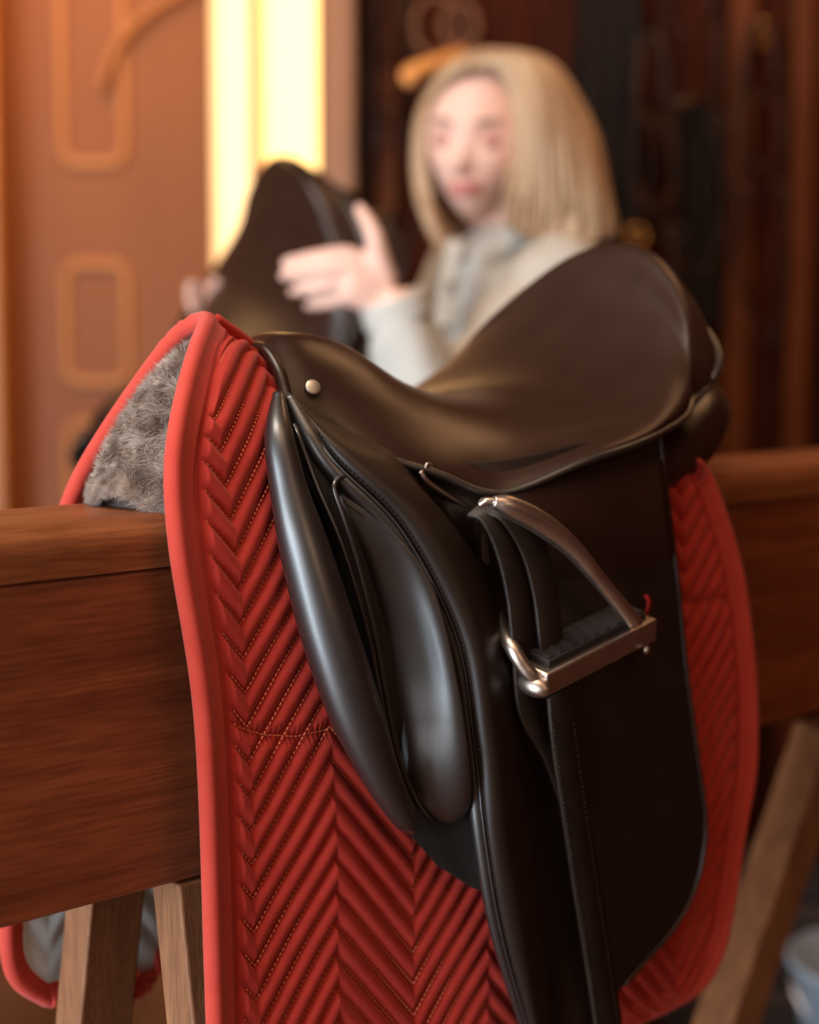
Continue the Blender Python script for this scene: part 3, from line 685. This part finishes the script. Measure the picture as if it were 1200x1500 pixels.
# dark recess pocket under the jockey
rc = np.array([[U(*a), U(*b)] for a, b in (((560,655,-.084),(600,700,-.098)),((640,675,-.092),(660,745,-.104)),((715,700,-.11),(715,800,-.115)),((745,700,-.118),(745,850,-.122)))])
both(lambda mm, s_y: sp_('pocket', MB().solid(crgrid(mm(rc), 20, 12), .004, (0, -s_y, 0)), M['suede']))
sp_ring = [U(628 + 4 * math.cos(a), 684 + 5 * math.sin(a), -.108) for a in np.linspace(0, 2 * math.pi, 16)]
sp_('dee_ring', MB().tube(sp_ring, .0012, 6), M['steel'])

# ------------------------------------------------------------------ stirrup (leather + iron)
STR = thing('stirrup', U(715, 745, -.15), 'steel stirrup iron run up on doubled dark stirrup leathers', 'stirrup')
sto = A(*STR.location)
def st_(name, mb, m, **k): return build(name, mb, m, STR, org=sto, **k)
wx = A(1, 0, .12)
st_('stirrup_leather', MB().strap(np.array([U(700,742,-.137), U(722,752,-.147), U(744,800,-.152), U(760,870,-.155), U(768,950,-.157), U(778,1040,-.158), U(815,1110,-.160), U(842,1190,-.160)]), np.array([(1,0,.55),(1,0,.5),(1,0,.3),(1,0,.15),(1,0,.1),(1,0,.1),(1,0,.1)]), .024, .0036, 60), M['strap'])
st_('stirrup_leather', MB().strap(np.array([U(725,738,-.145), U(752,752,-.155), U(780,800,-.158), U(797,860,-.16), U(806,930,-.162), U(812,1000,-.164)]), np.array([(1,0,.6),(1,0,.5),(1,0,.3),(1,0,.2),(1,0,.1),(1,0,.1)]), .024, .0036, 60), M['strap'])
st_('stirrup_leather', MB().strap(np.array([U(822,1010,-.172), U(826,1060,-.172), U(838,1150,-.17), U(857,1280,-.168), U(876,1400,-.166), U(893,1520,-.166), U(905,1650,-.166)]), np.array([(1,0,.3),(1,0,.25),(1,0,.15),(1,0,.1),(1,0,.1),(1,0,.1),(1,0,.1)]), .0285, .004, 70), M['strap'], label='hanging tail of the stirrup leather')
sl = MB()
for px_off in (-15, 15):
    c = cr(np.array([U(826 + px_off,1060,-.1745), U(838 + px_off,1150,-.1725), U(857 + px_off,1280,-.1705), U(876 + px_off,1400,-.1685), U(893 + px_off,1520,-.1685)]), 400); L_ = seglen(c)
    for d in np.arange(0, L_[-1], .004):
        a = np.array([np.interp(d, L_, c[:, k]) for k in range(3)]); b = np.array([np.interp(d + .0026, L_, c[:, k]) for k in range(3)])
        sl.tube(np.array([a, b]), .0004, 4)
q_ = st_('leather_stitching', sl, M['strap']); q_['kind'] = 'stuff'
# iron: eye, two branches, tread
br1 = [U(722,735,-.158), U(745,742,-.162), U(790,765,-.168), U(835,800,-.174), U(870,840,-.178), U(900,876,-.18), U(930,912,-.18)]
tw = [.0042, .0074, .0080, .0068, .0056, .0052, .0055]
st_('iron_branch', MB().tube(br1, tw, 16, n=70, up=(0, 1, 0), flat=1.15), M['steel'])
br2 = [U(712,738,-.140), U(706,780,-.118), U(712,850,-.11), U(728,905,-.125), U(748,945,-.155), U(770,980,-.166), U(795,1005,-.172)]
st_('iron_branch', MB().tube(br2, .0054, 16, n=60), M['steel'])
st_('iron_eye', MB().tube(np.array([U(703,740,-.150), U(713,734,-.154), U(726,734,-.158)]), .0024, 10, n=16), M['steel'])
# tread: a deep plate; long axis from left to right end, width reaching back
tl, tr_ = U(800,1003,-.176), U(958,922,-.178)
ax = (tr_ - tl) / 2; tc_ = (tl + tr_) / 2; axn = ax / np.linalg.norm(ax)
dep = A(.10, 1, .25); dep -= axn * (dep @ axn); dep /= np.linalg.norm(dep); upn = np.cross(axn, dep); upn *= np.sign(upn[2])
mb = MB().box(tc_ + dep * .014, ax * 1.02, dep * .016, upn * .0088); TR = st_('tread', mb, M['steel'], bevel=.0018)
mb = MB().box(tc_ + dep * .016 + upn * .0115, ax * .90, dep * .013, upn * .0032); st_('tread_pad', mb, M['rubber'], bevel=.0015, label='black rubber tread pad').parent = TR
mb = MB(); 
for k in range(9): mb.box(tc_ + dep * .016 + upn * .0150 + ax * (k - 4) / 4.8, axn * .0022, dep * .011, upn * .0008)
q_ = st_('tread_rib', mb, M['rubber'], smooth=False); q_.parent = TR
st_('iron_shoulder', MB().ell(tl + A(-.003, .008, -.001), [axn * .0085, dep * .014, upn * .0078]), M['steel'])
st_('rivet', MB().ell(U(948,952,-.18), [A(.003,0,0), A(0,.002,0), A(0,0,.003)]), M['steel'])
st_('red_glint_loop', MB().strap(np.array([U(946,872,-.163), U(951,882,-.165), U(947,900,-.163)]), (1, 0, 0), .003, .0015, 10), M['red_glint'], label='small red loop standing in for a reflection')  # red reflection modelled as a small coloured loop

# ------------------------------------------------------------------ second saddle, held by the woman
s2 = copy_tree(SAD); s2.name = 'saddle.001'
s2['label'] = 'dark saddle tilted up in the hands of the blonde woman'
xd = RT * .94 + FW * .24; xd /= np.linalg.norm(xd); pit = math.radians(44)
X2 = xd * math.cos(pit) + A(0, 0, 1) * math.sin(pit); Y2 = np.cross(A(0, 0, 1), xd); Z2 = np.cross(X2, Y2); rl = math.radians(30); Z2, Y2 = Z2 * math.cos(rl) - Y2 * math.sin(rl), Y2 * math.cos(rl) + Z2 * math.sin(rl)
Rm = np.stack([X2, Y2, Z2], 1) * 1.12; target = D(424, 242, 2.36)
s2.matrix_world = Matrix.Translation(Vector(target - Rm @ A(.22, 0, .145))) @ Matrix([list(r) for r in Rm]).to_4x4()
# rack under it
rk2 = thing('saddle_rack', W(-.1, 2.3, 0), 'low dark wooden rack under the saddle the woman is holding', 'rack'); r2o = rk2.location
def rbx(r0, r1, f0, f1, z0, z1): return room_box(r0, r1, f0, f1, z0, z1)
build('top_rail', rbx(-.34, .10, 2.26, 2.36, .80, .84), M['woodcap'], rk2, org=r2o, bevel=.006)
build('side_board', rbx(-.34, .10, 2.27, 2.35, .62, .7985), M['wood'], rk2, org=r2o, bevel=.003)
for r_ in (-.29, .05):
    for fa, fb in ((2.28, 2.16), (2.34, 2.46)):
        V = [W(r_ + a * .022, f_ + b * .018, z_) for z_, f_ in ((.618, fa), (0, fb)) for a, b in ((-1, -1), (1, -1), (1, 1), (-1, 1))]
        build('leg', MB().add(V, [(0, 1, 2, 3), (4, 7, 6, 5), (0, 4, 5, 1), (1, 5, 6, 2), (2, 6, 7, 3), (3, 7, 4, 0)]), M['legwood'], rk2, org=r2o, bevel=.002)

# ------------------------------------------------------------------ woman
M['skin'] = mat('fair_skin', (240, 192, 172), 0.5, var=(244, 198, 180), nscale=12)
M['skin'].node_tree.nodes['Principled BSDF'].inputs['Subsurface Weight'].default_value = .15
M['skin'].node_tree.nodes['Principled BSDF'].inputs['Subsurface Radius'].default_value = (.012, .005, .003)
M['lip'] = mat('rose_lips', (204, 124, 116), .45); M['brow'] = mat('brown_brow_hair', (140, 96, 76), .8); M['lid'] = mat('eyelid_skin', (196, 132, 118), .5)
M['hair'] = mat('blonde_hair', (172, 134, 100), .45, var=(208, 174, 138), nscale=14, scale=(1, 1, .15), bump=.6, bscale=300)
M['shirt'] = mat('pale_grey_shirt', (196, 190, 180), .85, var=(204, 198, 188), nscale=20, bump=.2, bscale=900)
M['trouser'] = mat('dark_breeches', (38, 34, 36), .8); M['boot'] = mat('black_boots', (22, 18, 18), .35); M['button'] = mat('grey_button', (128, 124, 120), .4)
WM = thing('person', W(.16, 2.5, 0), 'blonde woman in a pale grey shirt holding up a dark saddle', 'person'); wo = A(*WM.location)
HC_ = D(704, 202, 2.40); ya, pt = math.radians(17), math.radians(10)
hf = -FW * math.cos(ya) - RT * math.sin(ya); hx = RT * math.cos(ya) - FW * math.sin(ya)
hy = hf * math.cos(pt) - A(0, 0, 1) * math.sin(pt); hz = A(0, 0, 1) * math.cos(pt) + hf * math.sin(pt)
ro_ = math.radians(-3); hx, hz = hx * math.cos(ro_) + hz * math.sin(ro_), hz * math.cos(ro_) - hx * math.sin(ro_)
def HH(x, y, z): return HC_ + x * hx + y * hy + z * hz
g = lambda v, s: np.exp(-(v / s) ** 2)
th = np.linspace(.01, math.pi - .01, 110); phh = np.linspace(0, 2 * math.pi, 140, endpoint=False)
T_, P_ = np.meshgrid(th, phh, indexing='ij')
hxl = .073 * np.sin(T_) * np.cos(P_); hyl = .092 * np.sin(T_) * np.sin(P_); hzl = .115 * np.cos(T_)
tp = np.clip((-hzl - .015) / .1, 0, 1); hxl = hxl * (1 - .34 * tp ** 1.3); fr = np.clip(hyl / .05, 0, 1); bk_ = np.clip(-hyl / .05, 0, 1)
hyl = hyl * (1 - .25 * tp * bk_) ; 
hyl = hyl + fr * (-.009 * g(np.abs(hxl) - .031, .015) * g(hzl - .004, .012) + .006 * g(hzl - .024, .010) * g(hxl, .045)
      + .024 * g(hxl, .0085) * np.clip((.012 - hzl) / .042, 0, 1) * (hzl > -.034) + .018 * g(hxl, .011) * g(hzl + .034, .009)
      + .005 * g(hxl, .02) * g(hzl + .060, .010) + .010 * g(hxl, .022) * g(hzl + .098, .018) + .006 * g(hzl + .07, .05) * g(hxl, .035) + .004 * g(np.abs(hxl) - .038, .016) * g(hzl + .03, .02))
Hd = HC_ + hxl[..., None] * hx + hyl[..., None] * hy + hzl[..., None] * hz
Ls, Rs = D(815, 420, 2.30), D(694, 398, 2.58); neck = (Ls + Rs) / 2 + A(0, 0, .035)
Le, Lw = D(640, 640, 2.12), D(572, 428, 2.10); Re, Rw = D(540, 640, 2.62), D(338, 476, 2.56)
pel = W(.19, 2.50, .93); hipv = (Ls - Rs); hipv[2] = 0; hipv /= np.linalg.norm(hipv)
Lh, Rh = pel + hipv * .09, pel - hipv * .09; fwv = A(-hipv[1], hipv[0], 0)
if fwv @ RT > 0: fwv = -fwv
def limb(mb, P, r, flat=1., up=None, n=30): mb.tube(np.array(P), r, 20, n=n, up=up, flat=flat); return mb
def hand(mb, wr, knk, tips, mids, tb, tm, tt, ex=0):
    kc = np.mean(knk, 0); limb(mb, [wr, wr * .5 + kc * .5, kc], [.024, .036, .034], .5, up=ex_n)
    for k, m_, t in zip(knk, mids, tips): mb.tube(np.array([wr * .35 + k * .65, k, m_, t]), [.0095, .0105, .0088, .0066], 12, n=20); mb.ell(t, [A(.0066, 0, 0), A(0, .0066, 0), A(0, 0, .0066)], 8, 10)
    mb.tube(np.array([wr * .7 + tb * .3, tb, tm, tt]), [.014, .0135, .0112, .0078], 12, n=20); mb.ell(tt, [A(.0078, 0, 0), A(0, .0078, 0), A(0, 0, .0078)], 8, 10)
body = MB(); body.grid(Hd, cv=True)
nb0 = len(phh); body.f.append(tuple(range(nb0))); body.f.append(tuple(109 * nb0 + k for k in range(nb0)))
limb(body, [neck - A(0, 0, .04), neck + A(0, 0, .03), HH(0, -.02, -.06)], [.062, .052, .05])
def torso(mb, e):
    side = hipv
    st = [(pel - A(0, 0, .08), .165, .11), (pel, .17, .115), (pel + A(0, 0, .14), .125, .095), (pel * .45 + neck * .55 - A(0, 0, .04), .15, .115), (neck - A(0, 0, .13), .165, .115), (neck - A(0, 0, .06), .15, .08), (neck - A(0, 0, .02), .075, .06), (neck + A(0, 0, .012), .052, .052)]
    c = cr(np.array([s[0] for s in st]), 50); a_ = cr(np.array([[s[1], s[2]] for s in st]), 50) + e
    an = np.linspace(0, 2 * math.pi, 36, endpoint=False)
    V = c[:, None] + a_[:, 0][:, None, None] * np.cos(an)[None, :, None] * side + a_[:, 1][:, None, None] * np.sin(an)[None, :, None] * fwv
    b0 = mb.n; mb.grid(V, cv=True); mb.f.append(tuple(b0 + k for k in range(36))); mb.f.append(tuple(b0 + 49 * 36 + k for k in range(36)))
torso(body, 0)
limb(body, [Ls * .8 + neck * .2, Ls, Ls * .5 + Le * .5, Le], [.05, .052, .044, .036]); limb(body, [Le, Le * .6 + Lw * .4, Lw], [.037, .036, .024])
limb(body, [Rs * .8 + neck * .2, Rs, Rs * .5 + Re * .5, Re], [.05, .052, .044, .036]); limb(body, [Re, Re * .6 + Rw * .4, Rw], [.037, .036, .024])
fL, fR = Lh + fwv * .03 + hipv * .02, Rh + fwv * .06 - hipv * .02
for h_, f_ in ((Lh, fL), (Rh, fR)):
    kn = A(h_[0], h_[1], .50) + fwv * .035; an_ = A(f_[0], f_[1], .09) - fwv * .02
    limb(body, [h_, (h_ + kn) / 2, kn, A(*(kn * .6 + an_ * .4)), an_], [.095, .082, .056, .055, .036]); 
    limb(body, [an_ - fwv * .03 - A(0, 0, .045), an_ - A(0, 0, .045) + fwv * .06, an_ - A(0, 0, .052) + fwv * .16], [.034, .037, .026])
dh = 2.085
ex_n = -FW * .9 + A(0, 0, .2)
hand(body, Lw, [D(512, 372, dh), D(505, 393, dh - .005), D(507, 415, dh), D(515, 434, dh + .008)],
     [D(418, 384, dh + .02), D(415, 405, dh + .02), D(428, 428, dh + .025), D(452, 448, dh + .03)],
     [D(462, 376, dh), D(455, 397, dh - .005), D(463, 421, dh), D(478, 443, dh + .01)], D(556, 378, dh), D(546, 340, dh - .005), D(527, 306, dh + .01))
dr = 2.53
hand(body, Rw, [D(314, 434, dr), D(316, 446, dr), D(318, 460, dr), D(322, 474, dr)], [D(280, 416, dr - .04), D(276, 426, dr - .04), D(278, 440, dr - .04), D(282, 454, dr - .04)],
     [D(296, 422, dr - .01), D(294, 434, dr - .01), D(296, 448, dr - .01), D(300, 462, dr - .01)], D(339, 444, dr), D(332, 424, dr), D(314, 412, dr - .02))
def baked(name, mb, m, vox, smooth_it, parent, org, label=None):
    o = build(name, mb, m, parent, org=org, label=label)
    r = o.modifiers.new('r', 'REMESH'); r.mode = 'VOXEL'; r.voxel_size = vox
    if smooth_it: s_ = o.modifiers.new('s', 'SMOOTH'); s_.iterations = smooth_it; s_.factor = .5
    bpy.context.view_layer.update(); dg = bpy.context.evaluated_depsgraph_get()
    me = bpy.data.meshes.new_from_object(o.evaluated_get(dg)); o.modifiers.clear(); o.data = me
    me.polygons.foreach_set('use_smooth', [True] * len(me.polygons)); return o
baked('body', body, M['skin'], .0045, 3, WM, wo)
# clothes
sh = MB(); torso(sh, .013)
limb(sh, [Ls * .75 + neck * .25, Ls, Ls * .5 + Le * .5, Le], [.062, .066, .060, .052]); limb(sh, [Le, Le * .6 + Lw * .4, Lw * .9 + Le * .1, Lw * .97 + Le * .03], [.053, .052, .040, .038])
limb(sh, [Rs * .75 + neck * .25, Rs, Rs * .5 + Re * .5, Re], [.062, .066, .060, .052]); limb(sh, [Re, Re * .6 + Rw * .4, Rw * .9 + Re * .1, Rw * .97 + Re * .03], [.053, .052, .040, .038])
so_ = baked('shirt', sh, M['shirt'], .006, 4, WM, wo)
me = so_.data; co = np.empty(len(me.vertices) * 3); me.vertices.foreach_get('co', co); co = co.reshape(-1, 3); no = np.empty_like(co).reshape(-1); me.vertices.foreach_get('normal', no); no = no.reshape(-1, 3)
fold = np.sin(co @ A(38, 22, 55) + 2 * np.sin(co @ A(-20, 31, 17))) * .003; co += no * fold[:, None]; me.vertices.foreach_set('co', co.reshape(-1)); me.update()
# collar, placket, buttons
an = np.linspace(-2.6, 2.6, 40)
nk = neck + A(0, 0, .012)
ctop = np.array([nk + A(0, 0, .038) + hipv * .066 * math.sin(a) + fwv * .064 * math.cos(a) - A(0, 0, .022) * max(0, math.cos(a)) for a in an])
cbot = np.array([nk - A(0, 0, .004) + hipv * .082 * math.sin(a) + fwv * .082 * math.cos(a) - A(0, 0, .05) * max(0, math.cos(a)) ** 2 for a in an])
build('collar', MB().solid(np.stack([ctop, (ctop + cbot) / 2 + 0, cbot], 1), .004), M['shirt'], WM, org=wo)
pk_ = [D(668, 352, 2.315), D(662, 385, 2.30), D(656, 420, 2.285), D(650, 470, 2.27), D(648, 540, 2.26)]
build('placket', MB().strap(np.array(pk_), RT * .8 - FW * .4, .026, .005, 30), M['shirt'], WM, org=wo)
for q_ in ((680, 378, 2.28), (660, 418, 2.265), (652, 480, 2.25)):
    build('button', MB().ell(D(*q_), [RT * .0065, A(0, 0, .0065), FW * .003], 8, 12), M['button'], WM, org=wo)
cf = MB(); cf.tube(np.array([Lw * .80 + Le * .20, Lw * .96 + Le * .04]), [.044, .0425], 24, n=8); build('cuff', cf, M['shirt'], WM, org=wo)
cf = MB(); cf.tube(np.array([Rw * .80 + Re * .20, Rw * .96 + Re * .04]), [.044, .0425], 24, n=8); build('cuff', cf, M['shirt'], WM, org=wo)
tr = MB()
for h_, f_ in ((Lh, fL), (Rh, fR)):
    kn = A(h_[0], h_[1], .50) + fwv * .035; an_ = A(f_[0], f_[1], .09) - fwv * .02
    limb(tr, [h_ + A(0, 0, .05), h_, (h_ + kn) / 2, kn, A(*(kn * .6 + an_ * .4))], [.10, .106, .092, .066, .06])
    bt = MB(); limb(bt, [kn - A(0, 0, .06), A(*(kn * .6 + an_ * .4)), an_, an_ - A(0, 0, .03)], [.066, .066, .048, .044]); limb(bt, [an_ - fwv * .04 - A(0, 0, .048), an_ - A(0, 0, .046) + fwv * .06, an_ - A(0, 0, .056) + fwv * .17], [.042, .044, .034])
    baked('boot', bt, M['boot'], .006, 3, WM, wo)
limb(tr, [pel - A(0, 0, .06), pel + A(0, 0, .04)], [.12, .12]); 
baked('trousers', tr, M['trouser'], .008, 3, WM, wo)
# facial features
for s_y in (-1, 1):
    e = HH(.031 * s_y, .074, .003)
    build('eyelid', MB().ell(e, [hx * .0145, hy * .0085, hz * .0095]), M['lid'], WM, org=wo)
    build('eyelash', MB().tube(np.array([HH(s_y * (.018 + .026 * t), .0835 - .004 * (2 * t - 1) ** 2 - .004 * t, -.004 - .003 * math.sin(math.pi * t)) for t in np.linspace(0, 1, 8)]), .0018, 6), M['brow'], WM, org=wo)
    build('eyebrow', MB().tube(np.array([HH(s_y * (.014 + .036 * t), .0905 - .014 * t * t, .0235 + .005 * math.sin(math.pi * t * .8)) for t in np.linspace(0, 1, 8)]), [.003, .0033, .0034, .0032, .003, .0026, .002, .0014], 8, flat=.6), M['brow'], WM, org=wo)
for z_, r_ in ((-.0575, .0042), (-.0655, .005)):
    build('lip', MB().tube(np.array([HH(.022 * t, .0985 - .012 * t * t, z_ + .0015 * abs(t)) for t in np.linspace(-1, 1, 11)]), r_ * np.sqrt(np.clip(1.05 - np.linspace(-1, 1, 11) ** 2, .05, 1)), 10), M['lip'], WM, org=wo)
# hair: sheets of locks from the parting
GR = [[(692,98,2.31),(730,108,2.32),(750,175,2.335),(750,255,2.335),(738,330,2.33)],
      [(696,91,2.31),(750,100,2.30),(776,178,2.275),(783,268,2.285),(778,352,2.30)],
      [(705,85,2.33),(777,98,2.31),(818,178,2.30),(835,270,2.29),(832,358,2.29)],
      [(714,79,2.37),(800,100,2.37),(848,180,2.36),(874,270,2.33),(886,350,2.31)],
      [(717,77,2.43),(800,96,2.45),(852,175,2.44),(880,260,2.43),(904,345,2.41)],
      [(714,77,2.48),(785,98,2.53),(820,180,2.53),(842,260,2.51),(855,355,2.47)],
      [(700,80,2.49),(720,98,2.54),(722,200,2.54),(722,280,2.51),(732,355,2.47)]]
GL = [[(692,98,2.31),(660,114,2.325),(628,160,2.36),(624,235,2.37),(634,300,2.37),(656,368,2.36)],
      [(694,92,2.32),(651,114,2.345),(619,172,2.38),(611,250,2.39),(626,320,2.365),(656,376,2.365)],
      [(697,86,2.38),(660,106,2.42),(628,172,2.46),(628,260,2.46),(642,320,2.45),(660,360,2.44)],
      [(700,82,2.45),(674,102,2.51),(665,180,2.53),(676,250,2.52),(690,310,2.50),(700,350,2.48)]]
hm = MB(); rh = random.Random(3)
for GG, ns in ((GR, 56), (GL, 34)):
    C = [cr(np.array([D(*p) for p in row]), 24) for row in GG]; S = cr(np.array(C), ns * 4)      # (strands, along, 3)
    nS = gnormals(S); cen = D(710, 210, 2.41); nS *= np.sign(np.sum(nS * (S - cen), 2, keepdims=True))
    rip = np.sin(np.linspace(0, ns * 1.3, ns * 4))[:, None] * .0025 * np.linspace(.4, 1, 24)[None]
    hm.solid(S + nS * rip[..., None], .010, None if False else nS.mean((0, 1)) * 0 + nS[ns, 10])
    for k in range(ns):
        s0 = S[min(len(S) - 1, int(k * 4 + rh.random() * 3))].copy(); s0 = s0 + nS[k * 4] * (.001 + .004 * rh.random())
        L_ = 20 + rh.randint(0, 3); s0 = s0[:L_ + 1]; sw = rh.uniform(-.004, .004)
        s0 = s0 + np.outer(np.sin(np.linspace(0, 5, len(s0)) + k), RT) * sw
        hm.tube(s0, np.interp(np.linspace(0, 1, len(s0)), [0, .1, .7, 1], [.003, .006, .006, .0015]), 6)
    if GG is GR: pass
hm.ell(HH(0, -.012, .012), [hx * .080, hy * .094, hz * .108], 24, 30)
sel = hm.v[-1]; loc = sel - HC_
fcut = (loc @ hy > .03) & (loc @ hz < .085); sel[fcut] -= np.outer(np.clip(loc[fcut] @ hy - .03, 0, 1) + .0, hy)
build('hair', hm, M['hair'], WM, org=wo, label='long straight blonde hair parted at the crown')

# ------------------------------------------------------------------ tack on the back wall
M['lit_brass'] = mat('lit_brass_tone', (248, 172, 96), .4)  # bracket brass, its lit brightness put into a non-metal colour
M['tack'] = mat('hung_leather', (40, 19, 10), .5, var=(58, 29, 15), nscale=30); M['rug'] = mat('dark_horse_rug', (26, 12, 7), .95, var=(34, 17, 10), nscale=20)
def hookat(px, py, f=3.42, nm='tack_hook', lab='', grp='brass tack hooks on the plank wall'):
    t = thing(nm, D(px, py, 3.46), lab, 'hook', grp); o_ = A(*t.location)
    build('back_plate', MB().ell(D(px, py, 3.462), [RT * .022, A(0, 0, .035), FW * .006], 10, 16), M['brass'], t, org=o_)
    build('arm', MB().tube(np.array([D(px, py, 3.46), D(px, py + 4, 3.40), D(px, py - 4, 3.36), D(px, py - 22, 3.345)]), .007, 8, n=16), M['brass'], t, org=o_); return t
def bridle(px, py, h, w_, lab, f=3.36, sw=0):
    t = thing('bridle', D(px, py, f), lab, 'bridle', 'bridles hanging on the tack wall'); o_ = A(*t.location)
    def S_(nm, pts, wd=.022, m=None): return build(nm, MB().strap(np.array([D(*p) for p in pts]), RT * .7 + FW * .7 if nm == 'headpiece' else FW * .5 + RT * .6, wd, .005, 30), m or M['tack'], t, org=o_)
    S_('headpiece', [(px - w_ * .35, py + h * .25, f), (px - w_ * .2, py + 5, f), (px, py - 8, f), (px + w_ * .2, py + 5, f), (px + w_ * .35, py + h * .25, f)], .03)
    for s_y in (-1, 1):
        S_('cheekpiece', [(px + s_y * w_ * .35, py + h * .25, f), (px + s_y * w_ * .42, py + h * .45, f - .01), (px + s_y * w_ * .38, py + h * .7, f)], .02)
        ring = [D(px + s_y * w_ * .38 + 13 * math.cos(a), py + h * .73 + 13 * math.sin(a), f - .01) for a in np.linspace(0, 2 * math.pi, 18)]
        build('bit_ring', MB().tube(np.array(ring), .0035, 8, caps=False), M['brass'] if (s_y < 0 and 950 < px < 970) else M['tack'], t, org=o_)
    S_('noseband', [(px - w_ * .4, py + h * .55, f), (px - w_ * .15, py + h * .62, f - .05), (px + w_ * .15, py + h * .62, f - .05), (px + w_ * .4, py + h * .55, f)], .026)
    S_('browband', [(px - w_ * .34, py + h * .24, f), (px, py + h * .33, f - .06), (px + w_ * .34, py + h * .24, f)], .02)
    S_('rein', [(px - w_ * .38, py + h * .74, f), (px - w_ * .5, py + h * 1.1, f), (px + sw, py + h * 1.4, f), (px + w_ * .5, py + h * 1.1, f), (px + w_ * .38, py + h * .74, f)], .016)
    return t
def rug(px0, px1, y0, y1, lab, f=3.40):
    t = thing('horse_rug', D((px0 + px1) / 2, y0, f), lab, 'blanket', 'dark rugs hanging on the tack wall'); o_ = A(*t.location)
    u = np.linspace(0, 1, 60); v = np.linspace(0, 1, 40); P = np.empty((60, 40, 3))
    for i, a in enumerate(u):
        for j, b in enumerate(v):
            tap = 1 - .25 * (1 - b) ** 3; px = (px0 + px1) / 2 + (a - .5) * (px1 - px0) * tap
            P[i, j] = D(px, y0 + (y1 - y0) * b + 8 * math.sin(a * 9), f - .03 - .022 * math.sin(a * 22 + 2 * b) * (.4 + .6 * b))
    build('cloth', MB().solid(P, .012, -FW), M['rug'], t, org=o_)
    build('hanger_bar', MB().tube(np.array([D(px0 - 4, y0 - 2, f - .03), D(px1 + 4, y0 - 2, f - .03)]), .008, 10), M['brass'], t, org=o_)
    return t
rug(838, 948, -90, 330, 'near-black horse rug hanging just right of the woman')
rug(985, 1055, 150, 470, 'narrow dark rug hanging low beside the right batten', 3.41)
bridle(575, -40, 330, 70, 'brown-black bridle hanging behind the left side of the woman', sw=-20)
bridle(1010, -60, 330, 110, 'dark bridle hanging in the upper right of the tack wall', sw=20)
bridle(1118, 40, 330, 70, 'dark bridle hanging at the far right of the tack wall', sw=10)
bridle(960, 60, 390, 70, 'dark bridle with a shining ring just right of the blonde hair', f=3.3)
for px, py, lab in ((1010, -50, 'brass hook holding the upper right bridle'), (1118, 50, 'brass hook holding the far right bridle')): hookat(px, py, lab=lab)
hb = thing('brass_bracket', D(640, 90, 3.3), 'bright brass bracket arm just above the head of the woman', 'bracket'); hbo = A(*hb.location)
build('arm', MB().tube(np.array([D(688, 72, 3.44), D(680, 78, 3.30), D(640, 92, 3.24), D(603, 104, 3.22)]), .0135, 14, n=24), M['lit_brass'], hb, org=hbo)
build('hooked_end', MB().tube(np.array([D(603, 104, 3.22), D(597, 112, 3.22), D(606, 122, 3.22)]), [.0125, .0135, .012], 14, n=12), M['lit_brass'], hb, org=hbo)
build('back_plate', MB().ell(D(690, 70, 3.455), [RT * .02, A(0, 0, .035), FW * .008], 10, 16), M['tack'], hb, org=hbo)
for k, (a0, rr_) in enumerate(((0, 34), (1, 26))):
    lp = [D(640 + k * 34 + rr_ * math.cos(t), 38 + rr_ * 1.25 * math.sin(t), 3.3 - k * .02) for t in np.linspace(0, 2 * math.pi, 24)]
    o_ = build('coiled_strap', MB().tube(np.array(lp), .0055, 6, caps=False), mat('tan_strap%d' % k, (122, 76, 46), .5), hb, org=hbo)
# ------------------------------------------------------------------ low clutter seen under the rack
cr_ = thing('wooden_pallet', W(.56, 2.8, 0), 'low brown wooden pallet under the folded blankets beyond the rack', 'pallet'); co_ = A(*cr_.location)
for k in range(5): build('slat', room_box(.40 + k * .07, .46 + k * .07, 2.66, 2.94, .08, .10), M['wallwood'], cr_, org=co_, bevel=.003)
for k in range(3): build('bearer', room_box(.40, .74, 2.67 + k * .11, 2.71 + k * .11, 0, .079), M['wallwood'], cr_, org=co_, bevel=.003)
cols = ((40, 26, 18), (58, 36, 24), (30, 20, 16), (66, 42, 28)); z = .119
for k in range(7):
    mb = MB(); a = .02 * math.sin(k * 2.1); Pp = cr(np.array([W(.42 + a, 2.8, z + .002), W(.56, 2.8, z + .004), W(.70 + a, 2.8, z + .001)]), 20)
    mb.strap(Pp, FW, .24, .034, 20)
    o_ = build('folded_blanket', mb, mat('blanket_%d' % k, cols[k % 4], .95, bump=.8, bscale=300), None, org=W(.56, 2.8, z))
    tag(o_, '%s folded blanket, %s the pile beyond the rack' % (('dark brown', 'tan brown', 'near-black', 'chestnut')[k % 4], ('bottommost of', 'second from the bottom of', 'third from the bottom of', 'in the middle of', 'third from the top of', 'second from the top of', 'topmost of')[k]), 'blanket', 'folded blankets on the pallet'); z += .036
bk2 = thing('bucket', W(.72, 2.45, 0), 'pale blue-grey bucket at the lower right edge beside the rack leg', 'bucket'); bko = A(*bk2.location)
an = np.linspace(0, 2 * math.pi, 32, endpoint=False)
pf_ = [(.10, .46), (.104, .46), (.15, .72), (.158, .725), (.158, .735), (.148, .735), (.10, .475), (.0, .475)]
pf_ = [(.0, .0), (.10, .0), (.105, .01), (.15, .30), (.158, .305), (.158, .315), (.148, .315), (.10, .02), (.0, .02)]
V = np.array([[W(.72 + r_ * math.cos(a), 2.45 + r_ * math.sin(a), z_) for a in an] for r_, z_ in pf_])
build('pail', MB().grid(V, cv=True), mat('pale_bucket', (150, 160, 172), .5), bk2, org=bko)
build('handle', MB().tube(np.array([W(.72 + .155 * math.cos(t), 2.45 - .06 * math.sin(t), .29 - .1 * math.sin(t)) for t in np.linspace(0, math.pi, 14)]), .004, 8), M['steel'], bk2, org=bko)
